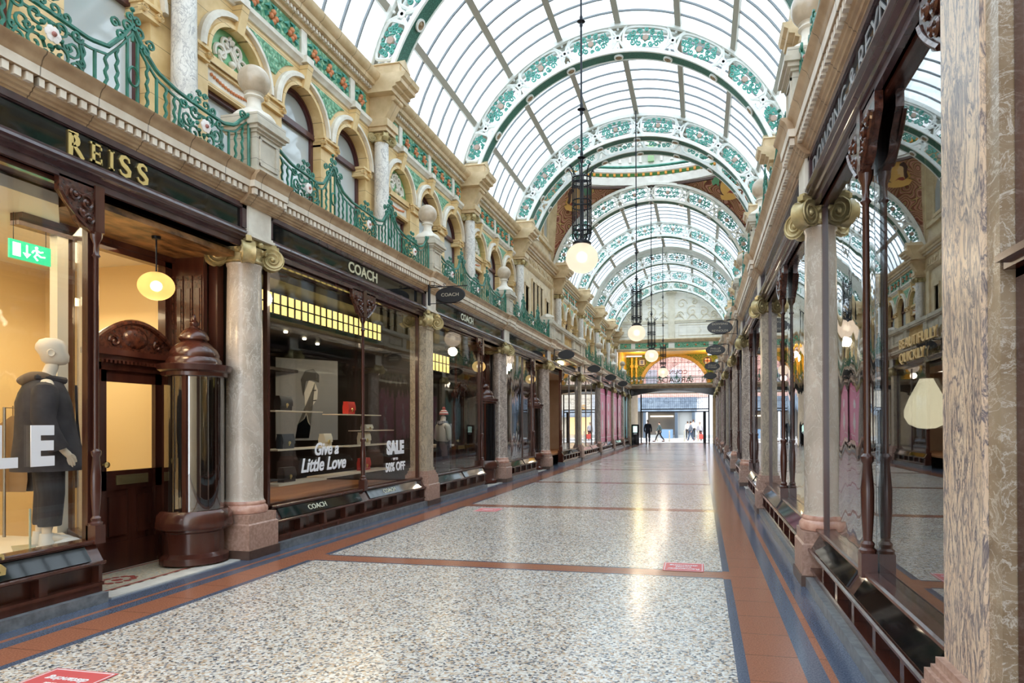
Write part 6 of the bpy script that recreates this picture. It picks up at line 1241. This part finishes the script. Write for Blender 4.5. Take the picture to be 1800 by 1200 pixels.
for i in range(1, 9):
    a, b = YS[i]+.25, YS[i+1]-.25; hasentry = i in (2, 3); e = b-1.5 if hasentry else b
    a2 = a; shp = shop('R', i, f'reflective right hand shopfront, {rw[i]} from the front', a2, e, posts=((a+b)/2,) if not hasentry else (e,), gl=[GLASSW, GLASSR] if not hasentry else GLASSR)
    room(i, 'R', YS[i]+.06, YS[i+1]-.06, DARKG, DARK, 2.6, WOODO, ent=e-.05 if hasentry else None)
    if hasentry: entry('R', e+.05, b-.02, 'x')['label'] = f'dark timber shop lobby on the right, in the {rw[i]} bay'; door('R', e+.4, b-.25, '', 3+i)
    area_light((XR+1.2, (a+b)/2, 3.3), 5, (1, .85, .6), .6, 2.5)
# timber shop surround at the right edge
sr = thing('timber_surround', 'mahogany shop surround with moulded cornice at the right edge', 'joinery', (None, 0, 0), 'R')
part(MB().box(.20, .48, 1.2, 3.05, 0, 4.0).box(.175, .21, 1.5, 2.9, .2, 1.7).box(.185, .21, 1.6, 2.85, 2.35, 3.4).box(.17, .22, 2.97, 3.05, 0, 4), 'panelled_wall', sr, WOOD)
cr = MB()
for (x, z0, z1) in ((.17, 2.0, 2.03), (.15, 2.03, 2.06), (.11, 2.06, 2.085), (.085, 2.085, 2.11), (.11, 2.11, 2.125)): cr.box(x+.02, .4, 1.2, 3.05, z0, z1)
part(cr, 'cornice', sr, WOOD)

part(bracket_mb(.17, 3.60, 1), 'bracket', r_0, WOODC, 'carved bracket')
# ================================================================== OVAL SIGNS
def oval(x, y, z, side, lines, lab, w_=.56, h=.28):
    t = thing('oval_hanging_sign', lab, 'sign', (x, y, z), None, 'black oval hanging signs'); n = 36
    part(MB().prism([(w_/2*math.cos(2*PI*i/n), h/2*math.sin(2*PI*i/n)) for i in range(n)], 'y', -.02, .02), 'sign_board', t, OVALB)
    rm = MB(); rm.tube([(w_/2*math.cos(2*PI*i/n), 0, h/2*math.sin(2*PI*i/n)) for i in range(n)], .014, 5, closed=True); part(rm, 'rim', t, IRON)
    s = -1 if side == 'L' else 1; br = MB(); br.tube([(s*.42, 0, h/2+.02), (-s*.34, 0, h/2+.02)], .010, 5); br.tube([(s*.42, 0, -h/2-.01), (-s*.20, 0, -h/2-.01)], .007, 5); br.box(s*.42-.015, s*.42+.015, -.03, .03, -h/2-.04, h/2+.08)
    br.tube([(s*.42, 0, h/2+.06), (s*.3, 0, h/2+.05), (s*.15, 0, h/2+.02)], .008, 5); br.tube([(s*.12+a, 0, h/2+.055+b) for a, b in spiral(0, 0, .03, 1.2, 0, 1, 10)], .006, 4); part(br, 'bracket', t, IRON)
    fm = Matrix(((1, 0, 0, 0), (0, 0, -1, -.022), (0, 1, 0, 0), (0, 0, 0, 1)))
    for k, l in enumerate(lines):
        zz = (len(lines)-1)/2*.085-k*.085; tpart(l, .085 if len(lines) < 3 else .07, Matrix.Translation((0, 0, zz)) @ fm, 'lettering', t, mat('sign_cream_letters', (.50, .45, .34), .5), sx=1.15)
for y, l in ((11.9, 'black oval sign with five cream letters, nearest on the left'), (22.6, 'black oval sign at the crossing, second on the left'), (28.6, 'black oval sign, third on the left past the crossing'), (34.0, 'small black oval sign, fourth on the left'), (39.3, 'small black oval sign, fifth on the left')):
    oval(-4.49, y, 3.93, 'L', ['COACH'] if y < 12 else [], l)
for y, ls, l in ((17.3, ['DOWSING', '&', 'REYNOLDS'], 'black oval sign with three lines of lettering, uppermost on the right'), (22.4, ['PHILLIP', 'STONER'], 'black oval sign with two lines, second down on the right'), (28.6, ['PHILLIP', 'STONER'], 'black oval sign, third down on the right'), (34.1, [], 'small black oval sign, lowest on the right')):
    oval(.52, y, 3.93, 'R', ls, l, .60, .31)

# ================================================================== FLOOR STICKERS
def sticker(x, y, lines, lab, w_=.42, h=.42):
    t = thing('floor_sticker', lab, 'sticker', (x, y, .003), None, 'red distancing stickers on the floor'); part(MB().box(-w_/2, w_/2, -h/2, h/2, 0, .0015), 'vinyl', t, REDV)
    b = MB()
    for (a, c_, d, e) in ((-w_/2+.015, w_/2-.015, h/2-.02, h/2-.013), (-w_/2+.015, w_/2-.015, -h/2+.013, -h/2+.02), (-w_/2+.013, -w_/2+.02, -h/2+.015, h/2-.015), (w_/2-.02, w_/2-.013, -h/2+.015, h/2-.015)): b.box(a, c_, d, e, .0015, .003)
    part(b, 'white_border', t, WHITEV); fm = Matrix(((-1, 0, 0, 0), (0, -1, 0, 0), (0, 0, 1, .003), (0, 0, 0, 1)))
    for k, l in enumerate(lines): tpart(l, .075, Matrix.Translation((0, -.10+k*.085, 0)) @ fm, 'lettering', t, WHITEV, thick=.0006, bold=.002)
sticker(-3.67, 3.60, ['Remember', 'social', 'distancing'], 'red floor sticker about social distancing, nearest bottom left', .46, .42)
sticker(-.14, 7.54, ['Remember', 'social', 'distancing'], 'red floor sticker just beyond the first cross band on the right', .42, .40); sticker(-3.66, 11.6, ['Remember', 'social', 'distancing'], 'red floor sticker by the second cross band on the left', .42, .45)
# light of the gold-walled upper vestibule and dark lining where the photographed arcade ends
lamp_light((XC-2.6, 50.5, 6.3), 60, (1, .85, .45), .2); lamp_light((XC+2.6, 50.5, 6.3), 60, (1, .85, .45), .2)
